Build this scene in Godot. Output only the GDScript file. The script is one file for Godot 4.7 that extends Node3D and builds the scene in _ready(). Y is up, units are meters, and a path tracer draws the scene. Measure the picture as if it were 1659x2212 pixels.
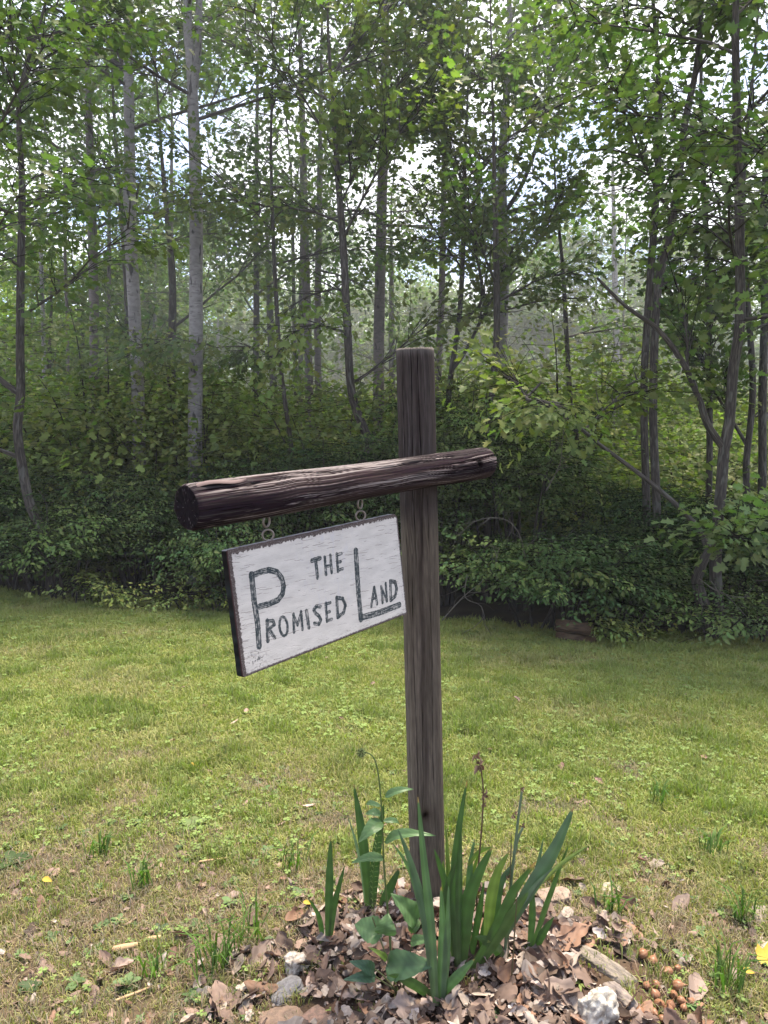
extends Node3D

# ------------------------------------------------------------------ camera geometry
const F := 1539.1
const CU := 829.5
const CV := 1106.0
const EYE := Vector3(0, 1.7, 0)
var lens := Basis.from_euler(Vector3(deg_to_rad(-7.2), 0, 0))
var used := {}
var rng := RandomNumberGenerator.new()
var n_ground := FastNoiseLite.new()
var n_a := FastNoiseLite.new()
var n_b := FastNoiseLite.new()
var n_patch := FastNoiseLite.new()
var M := {}
var SPRAY := {}
var sun_dir := Vector3.ZERO

# a mesh under construction: flat arrays, normals worked out from the faces at the end
class Mb:
	var v := PackedVector3Array()
	var c := PackedColorArray()
	var t := PackedVector2Array()
	var f := PackedInt32Array()
	func p(at: Vector3, col := Color.WHITE, uv := Vector2.ZERO) -> int:
		v.append(at); c.append(col); t.append(uv)
		return v.size() - 1
	func tri(a: int, b: int, d: int) -> void:
		f.append(a); f.append(b); f.append(d)
	func quad(a: int, b: int, d: int, e: int) -> void:
		tri(a, b, d); tri(a, d, e)
	func arrays() -> Array:
		var n := PackedVector3Array()
		n.resize(v.size())
		for i in range(0, f.size(), 3):
			var a := v[f[i]]
			var k := (v[f[i + 2]] - a).cross(v[f[i + 1]] - a)
			n[f[i]] += k; n[f[i + 1]] += k; n[f[i + 2]] += k
		for i in n.size():
			n[i] = n[i].normalized() if n[i].length_squared() > 1e-20 else Vector3.UP
		var out := []
		out.resize(Mesh.ARRAY_MAX)
		out[Mesh.ARRAY_VERTEX] = v; out[Mesh.ARRAY_NORMAL] = n; out[Mesh.ARRAY_COLOR] = c
		out[Mesh.ARRAY_TEX_UV] = t; out[Mesh.ARRAY_INDEX] = f
		return out
	func mesh() -> ArrayMesh:
		var m := ArrayMesh.new()
		m.add_surface_from_arrays(Mesh.PRIMITIVE_TRIANGLES, arrays())
		return m
	func tube(path: PackedVector3Array, radii: PackedFloat32Array, sides: int, col := Color.WHITE, v0 := 0.0, capped := true, wob := 0.0) -> void:
		var n := path.size()
		var along := 0.0
		var side := Vector3.ZERO
		var first := v.size()
		for i in n:
			var dir := (path[mini(i + 1, n - 1)] - path[maxi(i - 1, 0)]).normalized()
			if i == 0:
				side = dir.cross(Vector3(0.31, 0.2, 0.93)).normalized()
			else:
				along += path[i].distance_to(path[i - 1])
				side = (side - dir * side.dot(dir)).normalized()
			var up := dir.cross(side)
			for k in sides + 1:
				var a := TAU * k / sides
				var r := radii[i] * (1.0 + wob * sin(a * 2.0 + i * 0.7) + wob * sin(a * 3.0 - i * 0.45))
				p(path[i] + (side * cos(a) + up * sin(a)) * r, col, Vector2(float(k) / sides, v0 + along))
			if i:
				for k in sides:
					var a := first + (i - 1) * (sides + 1) + k
					quad(a, a + sides + 1, a + sides + 2, a + 1)
		if capped:
			var e := p(path[n - 1] + (path[n - 1] - path[n - 2]).normalized() * radii[n - 1] * 0.3, col, Vector2(0.5, v0 + along))
			var last := first + (n - 1) * (sides + 1)
			for k in sides:
				tri(last + k, e, last + k + 1)

# ------------------------------------------------------------------ small helpers
func lin(r: float, g: float, b: float) -> Color:
	return Color(r, g, b).linear_to_srgb()

func ray(u: float, v: float) -> Vector3:
	return lens * Vector3((u - CU) / F, -(v - CV) / F, -1.0)

func on(u: float, v: float, d: float) -> Vector3:      # the point d metres out along that line of sight
	var r := ray(u, v)
	return EYE + r * (d / -r.z)

func hit(u: float, v: float) -> Vector3:               # where that line of sight meets the ground
	var r := ray(u, v)
	var lo := 0.6
	var hi := 0.6
	while hi < 60.0:
		var q := EYE + r * hi
		if q.y < ground(q.x, q.z):
			break
		lo = hi
		hi += 0.1
	for i in 14:
		var m := (lo + hi) * 0.5
		var q := EYE + r * m
		if q.y < ground(q.x, q.z):
			hi = m
		else:
			lo = m
	var e := EYE + r * hi
	return Vector3(e.x, ground(e.x, e.z), e.z)

func c8(x: float, y: float) -> Vector2:
	return Vector2(594.05 + x * 0.48828, 1566.1 + y * 0.48828)

func soft(r: float, k: float) -> float:
	return 0.5 * (r + sqrt(r * r + k))

func ground(x: float, z: float) -> float:
	var d := -z
	var y := -0.14 * (soft(d - 2.6, 0.6) - soft(d - 13.5, 4.0)) + 0.07 * soft(d - 36.0, 30.0)
	y -= 0.035 * clampf(x, -9.0, 9.0) * smoothstep(3.0, 9.0, d)
	y += 0.075 * exp(-(pow(x - 0.16, 2.0) / 0.5 + pow(d - 2.1, 2.0) / 0.22))
	return y + 0.022 * n_ground.get_noise_2d(x * 1.6, z * 1.6)

func lawn_end(x: float) -> float:
	return clampf(8.5 - 0.22 * x, 7.2, 10.2) + 0.25 * n_ground.get_noise_2d(x * 4.0, 50.0)

func litter(x: float, z: float) -> float:              # 1 on the leaf-covered bed round the post, 0 out on the lawn
	var q := Vector2((x - 0.24) / 0.68, (-z - 1.92) / 0.4).length()
	return 1.0 - smoothstep(0.55, 1.3, q + 0.25 * n_patch.get_noise_2d(x * 3.0, z * 3.0))

func numbered(called: String) -> String:
	if not used.has(called):
		used[called] = 0
		return called
	used[called] += 1
	return "%s_%03d" % [called, used[called]]

func tag(o: Node, label: String, category := "", group := "", kind := "") -> void:
	o.set_meta("label", label)
	if category: o.set_meta("category", category)
	if group: o.set_meta("group", group)
	if kind: o.set_meta("kind", kind)

func thing(called: String, label: String, category: String, at := Vector3.ZERO, group := "") -> Node3D:
	var o := Node3D.new()
	o.name = numbered(called)
	add_child(o, true)
	o.position = at
	tag(o, label, category, group)
	return o

func obj(called: String, m: Mesh, mat: Material, parent: Node = null) -> MeshInstance3D:
	var o := MeshInstance3D.new()
	o.mesh = m
	if mat: o.material_override = mat
	o.name = called if parent else numbered(called)
	(parent if parent else self).add_child(o, true)
	return o

class Many:                                            # places and tints of instanced leaves, blades, sprays
	var buf := PackedFloat32Array()
	var n := 0
	func put(b: Basis, o: Vector3, col: Color) -> void:
		buf.append_array(PackedFloat32Array([b.x.x, b.y.x, b.z.x, o.x, b.x.y, b.y.y, b.z.y, o.y, b.x.z, b.y.z, b.z.z, o.z, col.r, col.g, col.b, 1.0]))
		n += 1

func many(called: String, list: Many, m: Mesh, mat: Material, parent: Node = null) -> MultiMeshInstance3D:
	if list.n == 0:
		return null
	var mm := MultiMesh.new()
	mm.transform_format = MultiMesh.TRANSFORM_3D
	mm.use_colors = true
	mm.mesh = m
	mm.instance_count = list.n
	mm.buffer = list.buf
	var o := MultiMeshInstance3D.new()
	o.multimesh = mm
	o.material_override = mat
	o.name = called if parent else numbered(called)
	(parent if parent else self).add_child(o, true)
	return o

func facing(dir: Vector3, up: Vector3, s: float) -> Basis:   # z along dir, y as near up as may be
	var z := dir.normalized()
	var x := up.cross(z)
	if x.length_squared() < 1e-6:
		x = Vector3.RIGHT.cross(z)
	x = x.normalized()
	return Basis(x * s, z.cross(x) * s, z * s)

func rnd(a: float, b: float) -> float:
	return rng.randf_range(a, b)

func scatter(up := 1.0) -> Vector3:
	return Vector3(rnd(-1, 1), rnd(-1, 1), rnd(-1, 1)) * up

# ------------------------------------------------------------------ materials
func leafy(name: String, through: float, tint: Color, rough := 0.55) -> StandardMaterial3D:
	var m := StandardMaterial3D.new()
	m.resource_name = name
	m.vertex_color_use_as_albedo = true
	m.roughness = rough
	m.metallic_specular = 0.35
	m.cull_mode = BaseMaterial3D.CULL_DISABLED
	m.backlight_enabled = through > 0.0
	m.backlight = Color(tint.r * through, tint.g * through, tint.b * through).linear_to_srgb()
	return m

func plain(name: String, col: Color, rough := 0.8, vertex := true) -> StandardMaterial3D:
	var m := StandardMaterial3D.new()
	m.resource_name = name
	m.albedo_color = col
	m.roughness = rough
	m.metallic_specular = 0.3
	m.vertex_color_use_as_albedo = vertex
	return m

func picture(w: int, h: int, colour: Callable) -> ImageTexture:
	var d := PackedByteArray()
	d.resize(w * h * 3)
	var i := 0
	for y in h:
		for x in w:
			var c: Vector3 = colour.call(x, y)
			d[i] = int(clampf(pow(c.x, 0.4545), 0, 1) * 255.0)
			d[i + 1] = int(clampf(pow(c.y, 0.4545), 0, 1) * 255.0)
			d[i + 2] = int(clampf(pow(c.z, 0.4545), 0, 1) * 255.0)
			i += 3
	return ImageTexture.create_from_image(Image.create_from_data(w, h, false, Image.FORMAT_RGB8, d))

func bark_pale(x: int, y: int) -> Vector3:             # smooth grey bark, ringed with fine lines, with dark branch scars and lichen
	var a := TAU * x / 128.0
	var q := Vector3(cos(a), sin(a), 0) * 14.0
	var fine := n_a.get_noise_3d(q.x, q.y, y * 2.2)
	var blot := n_b.get_noise_3d(q.x * 1.3, q.y * 1.3, y * 0.55)
	var tone := 0.21 + 0.07 * fine + 0.07 * n_b.get_noise_3d(q.x * 0.5, q.y * 0.5, y * 0.2 + 90.0)
	var scar := smoothstep(0.34, 0.5, blot) * 0.75
	tone *= 1.0 - scar
	tone *= 1.0 - 0.45 * smoothstep(0.3, 0.5, n_a.get_noise_3d(q.x * 0.6, q.y * 0.6, y * 5.5 + 300.0))
	return Vector3(tone * 1.05, tone * 0.99, tone * 1.0)

func bark_dark(x: int, y: int) -> Vector3:             # brown, furrowed along the trunk, with grey lichen
	var a := TAU * x / 128.0
	var q := Vector3(cos(a), sin(a), 0) * 22.0
	var rib := absf(n_a.get_noise_3d(q.x * 1.6, q.y * 1.6, y * 0.6))
	var tone := 0.02 + 0.1 * rib
	var lich := smoothstep(0.12, 0.4, n_b.get_noise_3d(q.x, q.y, y * 0.8 + 40.0))
	return Vector3(tone * 1.15, tone * 0.97, tone * 0.85).lerp(Vector3(0.15, 0.155, 0.14), lich * 0.32)

func make_materials() -> void:
	M.leaf = leafy("broad leaf", 1.0, Color(0.72, 1.0, 0.4))
	M.far_leaf = leafy("far leaf", 1.0, Color(0.72, 1.0, 0.36))
	M.shrub_leaf = leafy("shrub leaf", 0.4, Color(0.55, 1.0, 0.3), 0.8)
	M.shrub_leaf.metallic_specular = 0.2
	M.blade = leafy("blade", 0.65, Color(0.6, 1.0, 0.3), 0.42)
	M.grass = leafy("grass blade", 0.8, Color(0.7, 1.0, 0.25), 0.6)
	M.dead = leafy("dead leaf", 0.25, Color(1.0, 0.6, 0.4), 0.7)
	M.wood = plain("weathered wood", Color.WHITE, 0.95)
	M.wood.metallic_specular = 0.12
	M.iron = plain("rusty iron", lin(0.17, 0.15, 0.135), 0.45, false)
	M.iron.metallic = 0.6
	M.stalk = plain("stalk", Color.WHITE, 0.6)
	M.twig = plain("twig", Color.WHITE, 0.85)
	M.stone = plain("stone", Color.WHITE, 0.85)
	M.soil = plain("soil", Color.WHITE, 0.95)
	var nt := NoiseTexture2D.new()
	nt.width = 512; nt.height = 512; nt.seamless = true; nt.as_normal_map = true; nt.bump_strength = 6.0
	var fn := FastNoiseLite.new()
	fn.seed = 5; fn.frequency = 0.03; fn.fractal_octaves = 5
	nt.noise = fn
	M.grain = nt
	M.soil.normal_enabled = true; M.soil.normal_texture = nt; M.soil.uv1_triplanar = true; M.soil.uv1_world_triplanar = true; M.soil.uv1_scale = Vector3(2.3, 2.3, 2.3)
	M.stone.normal_enabled = true; M.stone.normal_texture = nt; M.stone.uv1_triplanar = true; M.stone.uv1_scale = Vector3(6, 6, 6)
	var pale := picture(128, 1024, bark_pale)
	var dark := picture(128, 1024, bark_dark)
	for k in ["pale", "dark", "mid"]:
		var m := plain("bark " + k, Color.WHITE, 0.9)
		m.albedo_texture = dark if k == "dark" else pale
		if k == "mid":
			m.albedo_color = lin(0.55, 0.5, 0.47)
		m.uv1_scale = Vector3(1, 0.1, 1)
		M["bark_" + k] = m

# ------------------------------------------------------------------ leaves and sprays
const LOBED := [[0.0, 0.0], [0.16, -0.04], [0.42, 0.08], [0.26, 0.26], [0.56, 0.5], [0.24, 0.56], [0.28, 0.86], [0.0, 1.0]]
const OVATE := [[0.0, 0.0], [0.22, 0.2], [0.26, 0.48], [0.13, 0.8], [0.0, 1.0]]
const DIAMOND := [[0.0, 0.0], [0.36, 0.34], [0.3, 0.66], [0.0, 1.0]]

func leaf_into(mb: Mb, at: Vector3, b: Basis, shape: Array, col: Color, droop := 0.25, fold := 0.25) -> void:
	# b: x across, y out of the face, z along the midrib
	var mid := mb.p(at + b * Vector3(0, -droop * 0.16, 0.4), col)
	var ids := PackedInt32Array()
	for s in [1.0, -1.0]:
		var n := shape.size()
		for i in n:
			if s < 0 and (i == 0 or i == n - 1):
				continue
			var q: Array = shape[i if s > 0 else n - 1 - i]
			var x: float = q[0]
			var z: float = q[1]
			ids.append(mb.p(at + b * Vector3(x * s, fold * absf(x) - droop * z * z, z), col * (0.94 if s > 0 else 1.06)))
	for i in ids.size():
		mb.tri(mid, ids[i], ids[(i + 1) % ids.size()])

func make_spray(kind: String, count: int, length: float, size: float, shape: Array, flat: float, wide: float, sd: int) -> ArrayMesh:
	rng.seed = sd
	var mb := Mb.new()
	if kind != "far":
		var tw := PackedVector3Array([Vector3.ZERO, Vector3(0.01, -0.01, length * 0.5), Vector3(0, -0.05, length)])
		mb.tube(tw, PackedFloat32Array([0.006, 0.004, 0.002]), 3, Color(0.045, 0.035, 0.025))
	for i in count:
		var s := -1.0 if i % 2 else 1.0
		var z := length * (0.12 + 0.88 * (i + rnd(0, 0.8)) / count)
		var yaw := s * rnd(0.35, 1.25)
		var at := Vector3(0, -0.05 * pow(z / length, 2.0), z) + Vector3(s * rnd(0.15, 1.0) * wide, rnd(-1, 0.6) * wide * 0.7, rnd(-0.3, 0.3) * wide)
		var dir := Vector3(sin(yaw), rnd(-0.75, 0.1), cos(yaw))
		var up := (Vector3.UP + scatter() * flat).normalized()
		var g := rnd(0.75, 1.25)
		var col := Color(g * rnd(0.85, 1.2), g, g * rnd(0.8, 1.1))
		leaf_into(mb, at, facing(dir, up, size * rnd(0.65, 1.15)), shape, col, rnd(0.05, 0.4), rnd(0.05, 0.45))
	return mb.mesh()

func make_sprays() -> void:
	SPRAY.near = [make_spray("near", 17, 0.8, 0.1, LOBED, 0.8, 0.22, 11), make_spray("near", 14, 0.7, 0.115, LOBED, 0.9, 0.22, 12), make_spray("near", 19, 0.9, 0.088, LOBED, 0.7, 0.26, 13)]
	SPRAY.mid = [make_spray("mid", 20, 1.1, 0.115, LOBED, 0.9, 0.42, 21), make_spray("mid", 19, 1.0, 0.11, DIAMOND, 0.9, 0.42, 22), make_spray("mid", 20, 1.1, 0.115, DIAMOND, 0.9, 0.45, 23)]
	SPRAY.far = [make_spray("far", 40, 1.2, 0.16, DIAMOND, 1.0, 0.5, 31), make_spray("far", 40, 1.3, 0.17, DIAMOND, 1.0, 0.55, 32), make_spray("far", 36, 1.1, 0.16, DIAMOND, 1.0, 0.45, 33)]
	SPRAY.shrub = [make_spray("shrub", 36, 0.6, 0.053, OVATE, 0.6, 0.09, 41), make_spray("shrub", 30, 0.55, 0.064, OVATE, 0.65, 0.1, 42), make_spray("shrub", 40, 0.62, 0.046, OVATE, 0.55, 0.1, 43)]

# ------------------------------------------------------------------ trees
func smooth_path(pts: PackedVector3Array, step: float) -> PackedVector3Array:
	var cv := Curve3D.new()
	for i in pts.size():
		var a := pts[maxi(i - 1, 0)]
		var b := pts[mini(i + 1, pts.size() - 1)]
		var h := (b - a) / 6.0
		cv.add_point(pts[i], -h, h)
	cv.bake_interval = step
	return cv.tessellate_even_length(6, step)

func ramp(n: int, a: float, b: float, power := 1.0) -> PackedFloat32Array:
	var r := PackedFloat32Array()
	for i in n:
		r.append(lerpf(a, b, pow(float(i) / maxi(n - 1, 1), power)))
	return r

func bough(mb: Mb, out: Many, p0: Vector3, dir: Vector3, length: float, r0: float, kind: String, tint: Color, fine: bool, per := 0.3, droop := 0.05) -> void:
	var pts := PackedVector3Array([p0])
	var d := dir.normalized()
	var p := p0
	for k in 6:
		d = (d + scatter(0.16) + Vector3(0, -droop, 0)).normalized()
		p += d * length / 6.0
		pts.append(p)
	mb.tube(pts, ramp(7, r0, 0.006), 6 if fine else 4, Color.WHITE, rnd(0, 9))
	for k in range(1, 7):
		for s in [-1.0, 1.0]:
			if rng.randf() < 0.12:
				continue
			var ax := (pts[k] - pts[k - 1]).normalized()
			var d2 := (ax.rotated(Vector3.UP, s * rnd(0.5, 1.15)) + Vector3(0, rnd(-0.25, 0.3), 0)).normalized()
			var l2 := length * rnd(0.2, 0.42) * (1.15 - 0.1 * k)
			var q := pts[k]
			var sub := PackedVector3Array([q])
			var steps := maxi(2, int(l2 / per))
			for j in steps:
				d2 = (d2 + scatter(0.2) + Vector3(0, -0.05, 0)).normalized()
				q += d2 * l2 / steps
				sub.append(q)
				if rng.randf() < 0.8:
					spray(out, q - d2 * 0.2, (d2 + scatter(0.45)), kind, tint)
			if fine:
				mb.tube(sub, ramp(sub.size(), 0.012 + 0.1 * r0, 0.004), 3, Color.WHITE, rnd(0, 9))
	spray(out, p - d * 0.3, d, kind, tint)

func spray(out: Many, at: Vector3, dir: Vector3, _kind: String, tint: Color) -> void:
	var g := rnd(0.7, 1.3)
	out.put(facing(dir, Vector3.UP + scatter(0.35), rnd(0.75, 1.25)), at, Color(tint.r * g * rnd(0.88, 1.15), tint.g * g, tint.b * g * rnd(0.85, 1.1)))

func crown(list: Many, kind: String, mat: Material, parent: Node) -> void:      # one crown of three alternating twigs' shapes
	var shapes: Array = SPRAY[kind]
	var parts := [Many.new(), Many.new(), Many.new()]
	for i in list.n:
		var q: Many = parts[(i * 7 + i / 5) % 3]
		q.buf.append_array(list.buf.slice(i * 16, i * 16 + 16))
		q.n += 1
	for k in 3:
		var o := many("crown", parts[k], shapes[k], mat, parent)
		if o: o.set_meta("kind", "stuff")

const GREEN := Color(0.108, 0.15, 0.052)
const BRIGHT := Color(0.15, 0.187, 0.055)
const DEEP := Color(0.036, 0.064, 0.021)

func tree(label: String, d: float, path: Array, rb: float, rt: float, bark: String, o := {}) -> Node3D:
	# path: the trunk from its foot upwards as lines of sight, all d metres out; it is carried down to the ground and on up to its full height
	var pts := PackedVector3Array()
	for q in path:
		pts.append(on(q[0], q[1], d))
	var foot := pts[0]
	var lean := (pts[mini(1, pts.size() - 1)] - foot)
	lean = lean / maxf(lean.y, 0.2) if o.get("straight_foot", true) else Vector3.UP
	var gy := ground(foot.x, foot.z)
	foot = Vector3(foot.x, 0, foot.z) - Vector3(lean.x, 0, lean.z) * (foot.y - gy) * 0.5
	foot.y = gy - 0.15
	pts.insert(0, foot)
	var tall: float = o.get("tall", 19.0)
	if tall > 10.0: tall = 10.0 + (0.5 if d > 14.5 else 0.3) * (tall - 10.0)
	var top := pts[pts.size() - 1]
	if top.y - gy < tall:
		var way := (top - pts[pts.size() - 2]).normalized()
		way = (way + Vector3.UP * 0.8).normalized()
		top += way * (tall - (top.y - gy)) * 0.5 + Vector3(rnd(-.3, .3), 0, rnd(-.3, .3))
		pts.append(top)
		pts.append(top + Vector3(rnd(-.3, .3), (tall - (top.y - gy)), rnd(-.3, .3)))
	for i in pts.size():                                # the trunk wanders a little towards and away from the viewer too
		if i > 0:
			pts[i].z += 0.12 * n_ground.get_noise_2d(i * 20.0, d * 31.0)
	var at := Vector3(foot.x, gy, foot.z)
	var t := thing(o.get("name", "forest_tree"), label, "tree", at, o.get("group", ""))
	for i in pts.size():
		pts[i] -= at
	var s := smooth_path(pts, 0.25 if d < 20 else 0.5)
	var rad := PackedFloat32Array()
	var ran := 0.0
	var whole := 0.0
	for i in range(1, s.size()):
		whole += s[i].distance_to(s[i - 1])
	for i in s.size():
		var q := s[i]
		if i: ran += q.distance_to(s[i - 1])
		if o.get("slanted", false):
			rad.append(lerpf(rb, rt, smoothstep(0.0, 0.5, ran / whole)) * (1.0 - 0.6 * ran / whole))
			continue
		var k := clampf(q.y / tall, 0, 1)
		rad.append(lerpf(rb, rt, minf(k * tall / 9.0, 1.0)) * (1.0 - 0.75 * smoothstep(0.5, 1.0, k)) + 0.35 * rb * exp(-maxf(q.y, 0.0) * 3.0))
	var mb := Mb.new()
	mb.tube(s, rad, 14 if d < 20 else 9, Color.WHITE, rnd(0, 9), true, 0.02)
	obj("trunk", mb.mesh(), M["bark_" + bark], t)
	var kind: String = o.get("leaf", "near" if d < 14.5 else ("mid" if d < 24 else "far"))
	var tint: Color = o.get("tint", GREEN)
	var limbs := Mb.new()
	var list := Many.new()
	for fork in o.get("forks", []):                    # limbs that the photograph shows one by one
		var fp := PackedVector3Array()
		for q in fork.path:
			fp.append(on(q[0], q[1], d + fork.get("out", 0.0)) - at)
		var near := s[0]
		for q in s:
			if q.distance_to(fp[0]) < near.distance_to(fp[0]):
				near = q
		fp[0] = near
		var fs := smooth_path(fp, 0.2)
		var lb := Mb.new()
		lb.tube(fs, ramp(fs.size(), fork.r0, fork.r1), 8, Color.WHITE, rnd(0, 9))
		obj("limb", lb.mesh(), M["bark_" + fork.get("bark", bark)], t)
		for k in range(fs.size() / 3, fs.size(), fork.get("every", 5)):
			var away := (fs[k] - fs[k - 1]).normalized()
			for sd in [-1.0, 1.0]:
				if rng.randf() < fork.get("leafy", 0.55):
					bough(limbs, list, fs[k], away.rotated(Vector3.UP, sd * rnd(0.5, 1.3)) + Vector3(0, rnd(-0.1, 0.4), 0), rnd(0.5, 1.3) * fork.get("bough", 1.0), 0.012, kind, tint, true, 0.3)
	var n: int = int(o.get("n", 20) * (0.5 if d < 14.5 else (0.45 if d < 22.0 else 0.8)))
	var lo: float = o.get("from", 4.0)
	var hi: float = o.get("to", tall * 0.98)
	var reach: float = o.get("reach", 2.6)
	for i in n:
		var k := (i + rng.randf()) / n
		var h := lerpf(lo, hi, pow(k, o.get("bias", 1.0)))
		var j := 0
		while j < s.size() - 1 and s[j].y < h:
			j += 1
		var az := i * 2.39996 + rnd(-0.5, 0.5)
		var out := Vector3(cos(az), rnd(0.05, 0.75) + 0.5 * k, sin(az))
		bough(limbs, list, s[j], out, reach * rnd(0.6, 1.25) * (1.15 - 0.7 * k * k), rad[j] * 0.28 + 0.008, kind, tint, d < 19, 0.32 if kind == "near" else (0.5 if kind == "mid" else 0.7), 0.045)
	if limbs.v.size():
		obj("branches", limbs.mesh(), M["bark_dark"], t).set_meta("kind", "stuff")
	crown(list, kind, M.far_leaf if d > 15 else M.leaf, t)
	return t

func shrub(label: String, at: Vector3, wide: float, tall: float, n: int, tint: Color, o := {}) -> void:
	var t := thing(o.get("name", "shrub"), label, "shrub", at, o.get("group", ""))
	var mb := Mb.new()
	var list := Many.new()
	var stems: int = o.get("stems", 7)
	var each := n / stems
	for i in stems:
		var az := i * 2.4 + rnd(-.5, .5)
		var r := wide * 0.5 * sqrt(rnd(0.05, 1.0))
		var tip := Vector3(cos(az) * r, tall * rnd(0.72, 1.0) * (1.0 - 0.25 * r / wide), sin(az) * r)
		var base := Vector3(cos(az), 0, sin(az)) * rnd(0.02, 0.22)
		var st := PackedVector3Array([base - Vector3(0, 0.05, 0), base.lerp(tip, 0.35) + Vector3(0, tall * 0.12, 0) + scatter(0.06), base.lerp(tip, 0.7) + Vector3(0, tall * 0.1, 0) + scatter(0.08), tip])
		st = smooth_path(st, 0.2)
		mb.tube(st, ramp(st.size(), 0.014 + 0.006 * tall, 0.004), 5, Color(0.5, 0.5, 0.5) * rnd(0.6, 1.4))
		for k in each:
			var f := pow(rnd(o.get("low", 0.08), 1.0), 0.8)
			var q := st[clampi(int(f * (st.size() - 1)), 0, st.size() - 1)]
			var a2 := rnd(0, TAU)
			var dir := Vector3(cos(a2), rnd(-0.15, 0.3), sin(a2))
			var far := wide * 0.36 * rnd(0.0, 1.0)
			q += Vector3(dir.x * far, rnd(-0.12, 0.1), dir.z * far)
			q.y = maxf(q.y, 0.06)
			spray(list, q, dir, "shrub", tint)
		for k in 3:
			var q := st[rng.randi_range(st.size() / 3, st.size() - 1)]
			mb.tube(PackedVector3Array([q, q + Vector3(rnd(-.3, .3), rnd(0, .2), rnd(-.3, .3)) * wide * 0.5]), PackedFloat32Array([0.006, 0.002]), 3, Color(0.5, 0.5, 0.5))
	obj("stems", mb.mesh(), M.bark_dark, t)
	crown(list, o.get("leaf", "shrub"), M.shrub_leaf if not o.has("leaf") else M.leaf, t)

# ------------------------------------------------------------------ the setting
func build_ground() -> void:
	var mb := Mb.new()
	var rings := 190
	var spokes := 300
	for i in rings + 1:
		var r := 0.25 * pow(1400.0, float(i) / rings)
		for k in spokes:
			var a := TAU * k / spokes
			var x := sin(a) * r
			var z := -1.0 - cos(a) * r
			var y := ground(x, z)
			var d := -z
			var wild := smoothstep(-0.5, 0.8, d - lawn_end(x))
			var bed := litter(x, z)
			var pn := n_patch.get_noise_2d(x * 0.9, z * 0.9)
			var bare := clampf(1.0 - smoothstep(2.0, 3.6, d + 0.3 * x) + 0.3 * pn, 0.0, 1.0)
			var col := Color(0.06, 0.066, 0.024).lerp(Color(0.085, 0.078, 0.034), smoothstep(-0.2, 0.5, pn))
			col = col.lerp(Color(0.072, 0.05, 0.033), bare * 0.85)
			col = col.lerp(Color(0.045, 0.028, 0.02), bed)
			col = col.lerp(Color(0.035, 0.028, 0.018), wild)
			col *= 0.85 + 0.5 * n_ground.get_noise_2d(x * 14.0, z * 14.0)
			if d < 8.0 and d > 0.0:
				y += 0.008 * n_ground.get_noise_2d(x * 22.0, z * 22.0)
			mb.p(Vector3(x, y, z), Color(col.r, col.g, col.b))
			if i:
				var a0 := (i - 1) * spokes + k
				var a1 := (i - 1) * spokes + (k + 1) % spokes
				mb.quad(a0, a0 + spokes, a1 + spokes, a1)
	var mid := mb.p(Vector3(0, ground(0, -1.0), -1.0), Color(0.09, 0.08, 0.04))
	for k in spokes:
		mb.tri(mid, k, (k + 1) % spokes)
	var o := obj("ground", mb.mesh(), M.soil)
	tag(o, "gently falling ground under the lawn, flower bed and woods", "", "", "structure")

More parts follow.
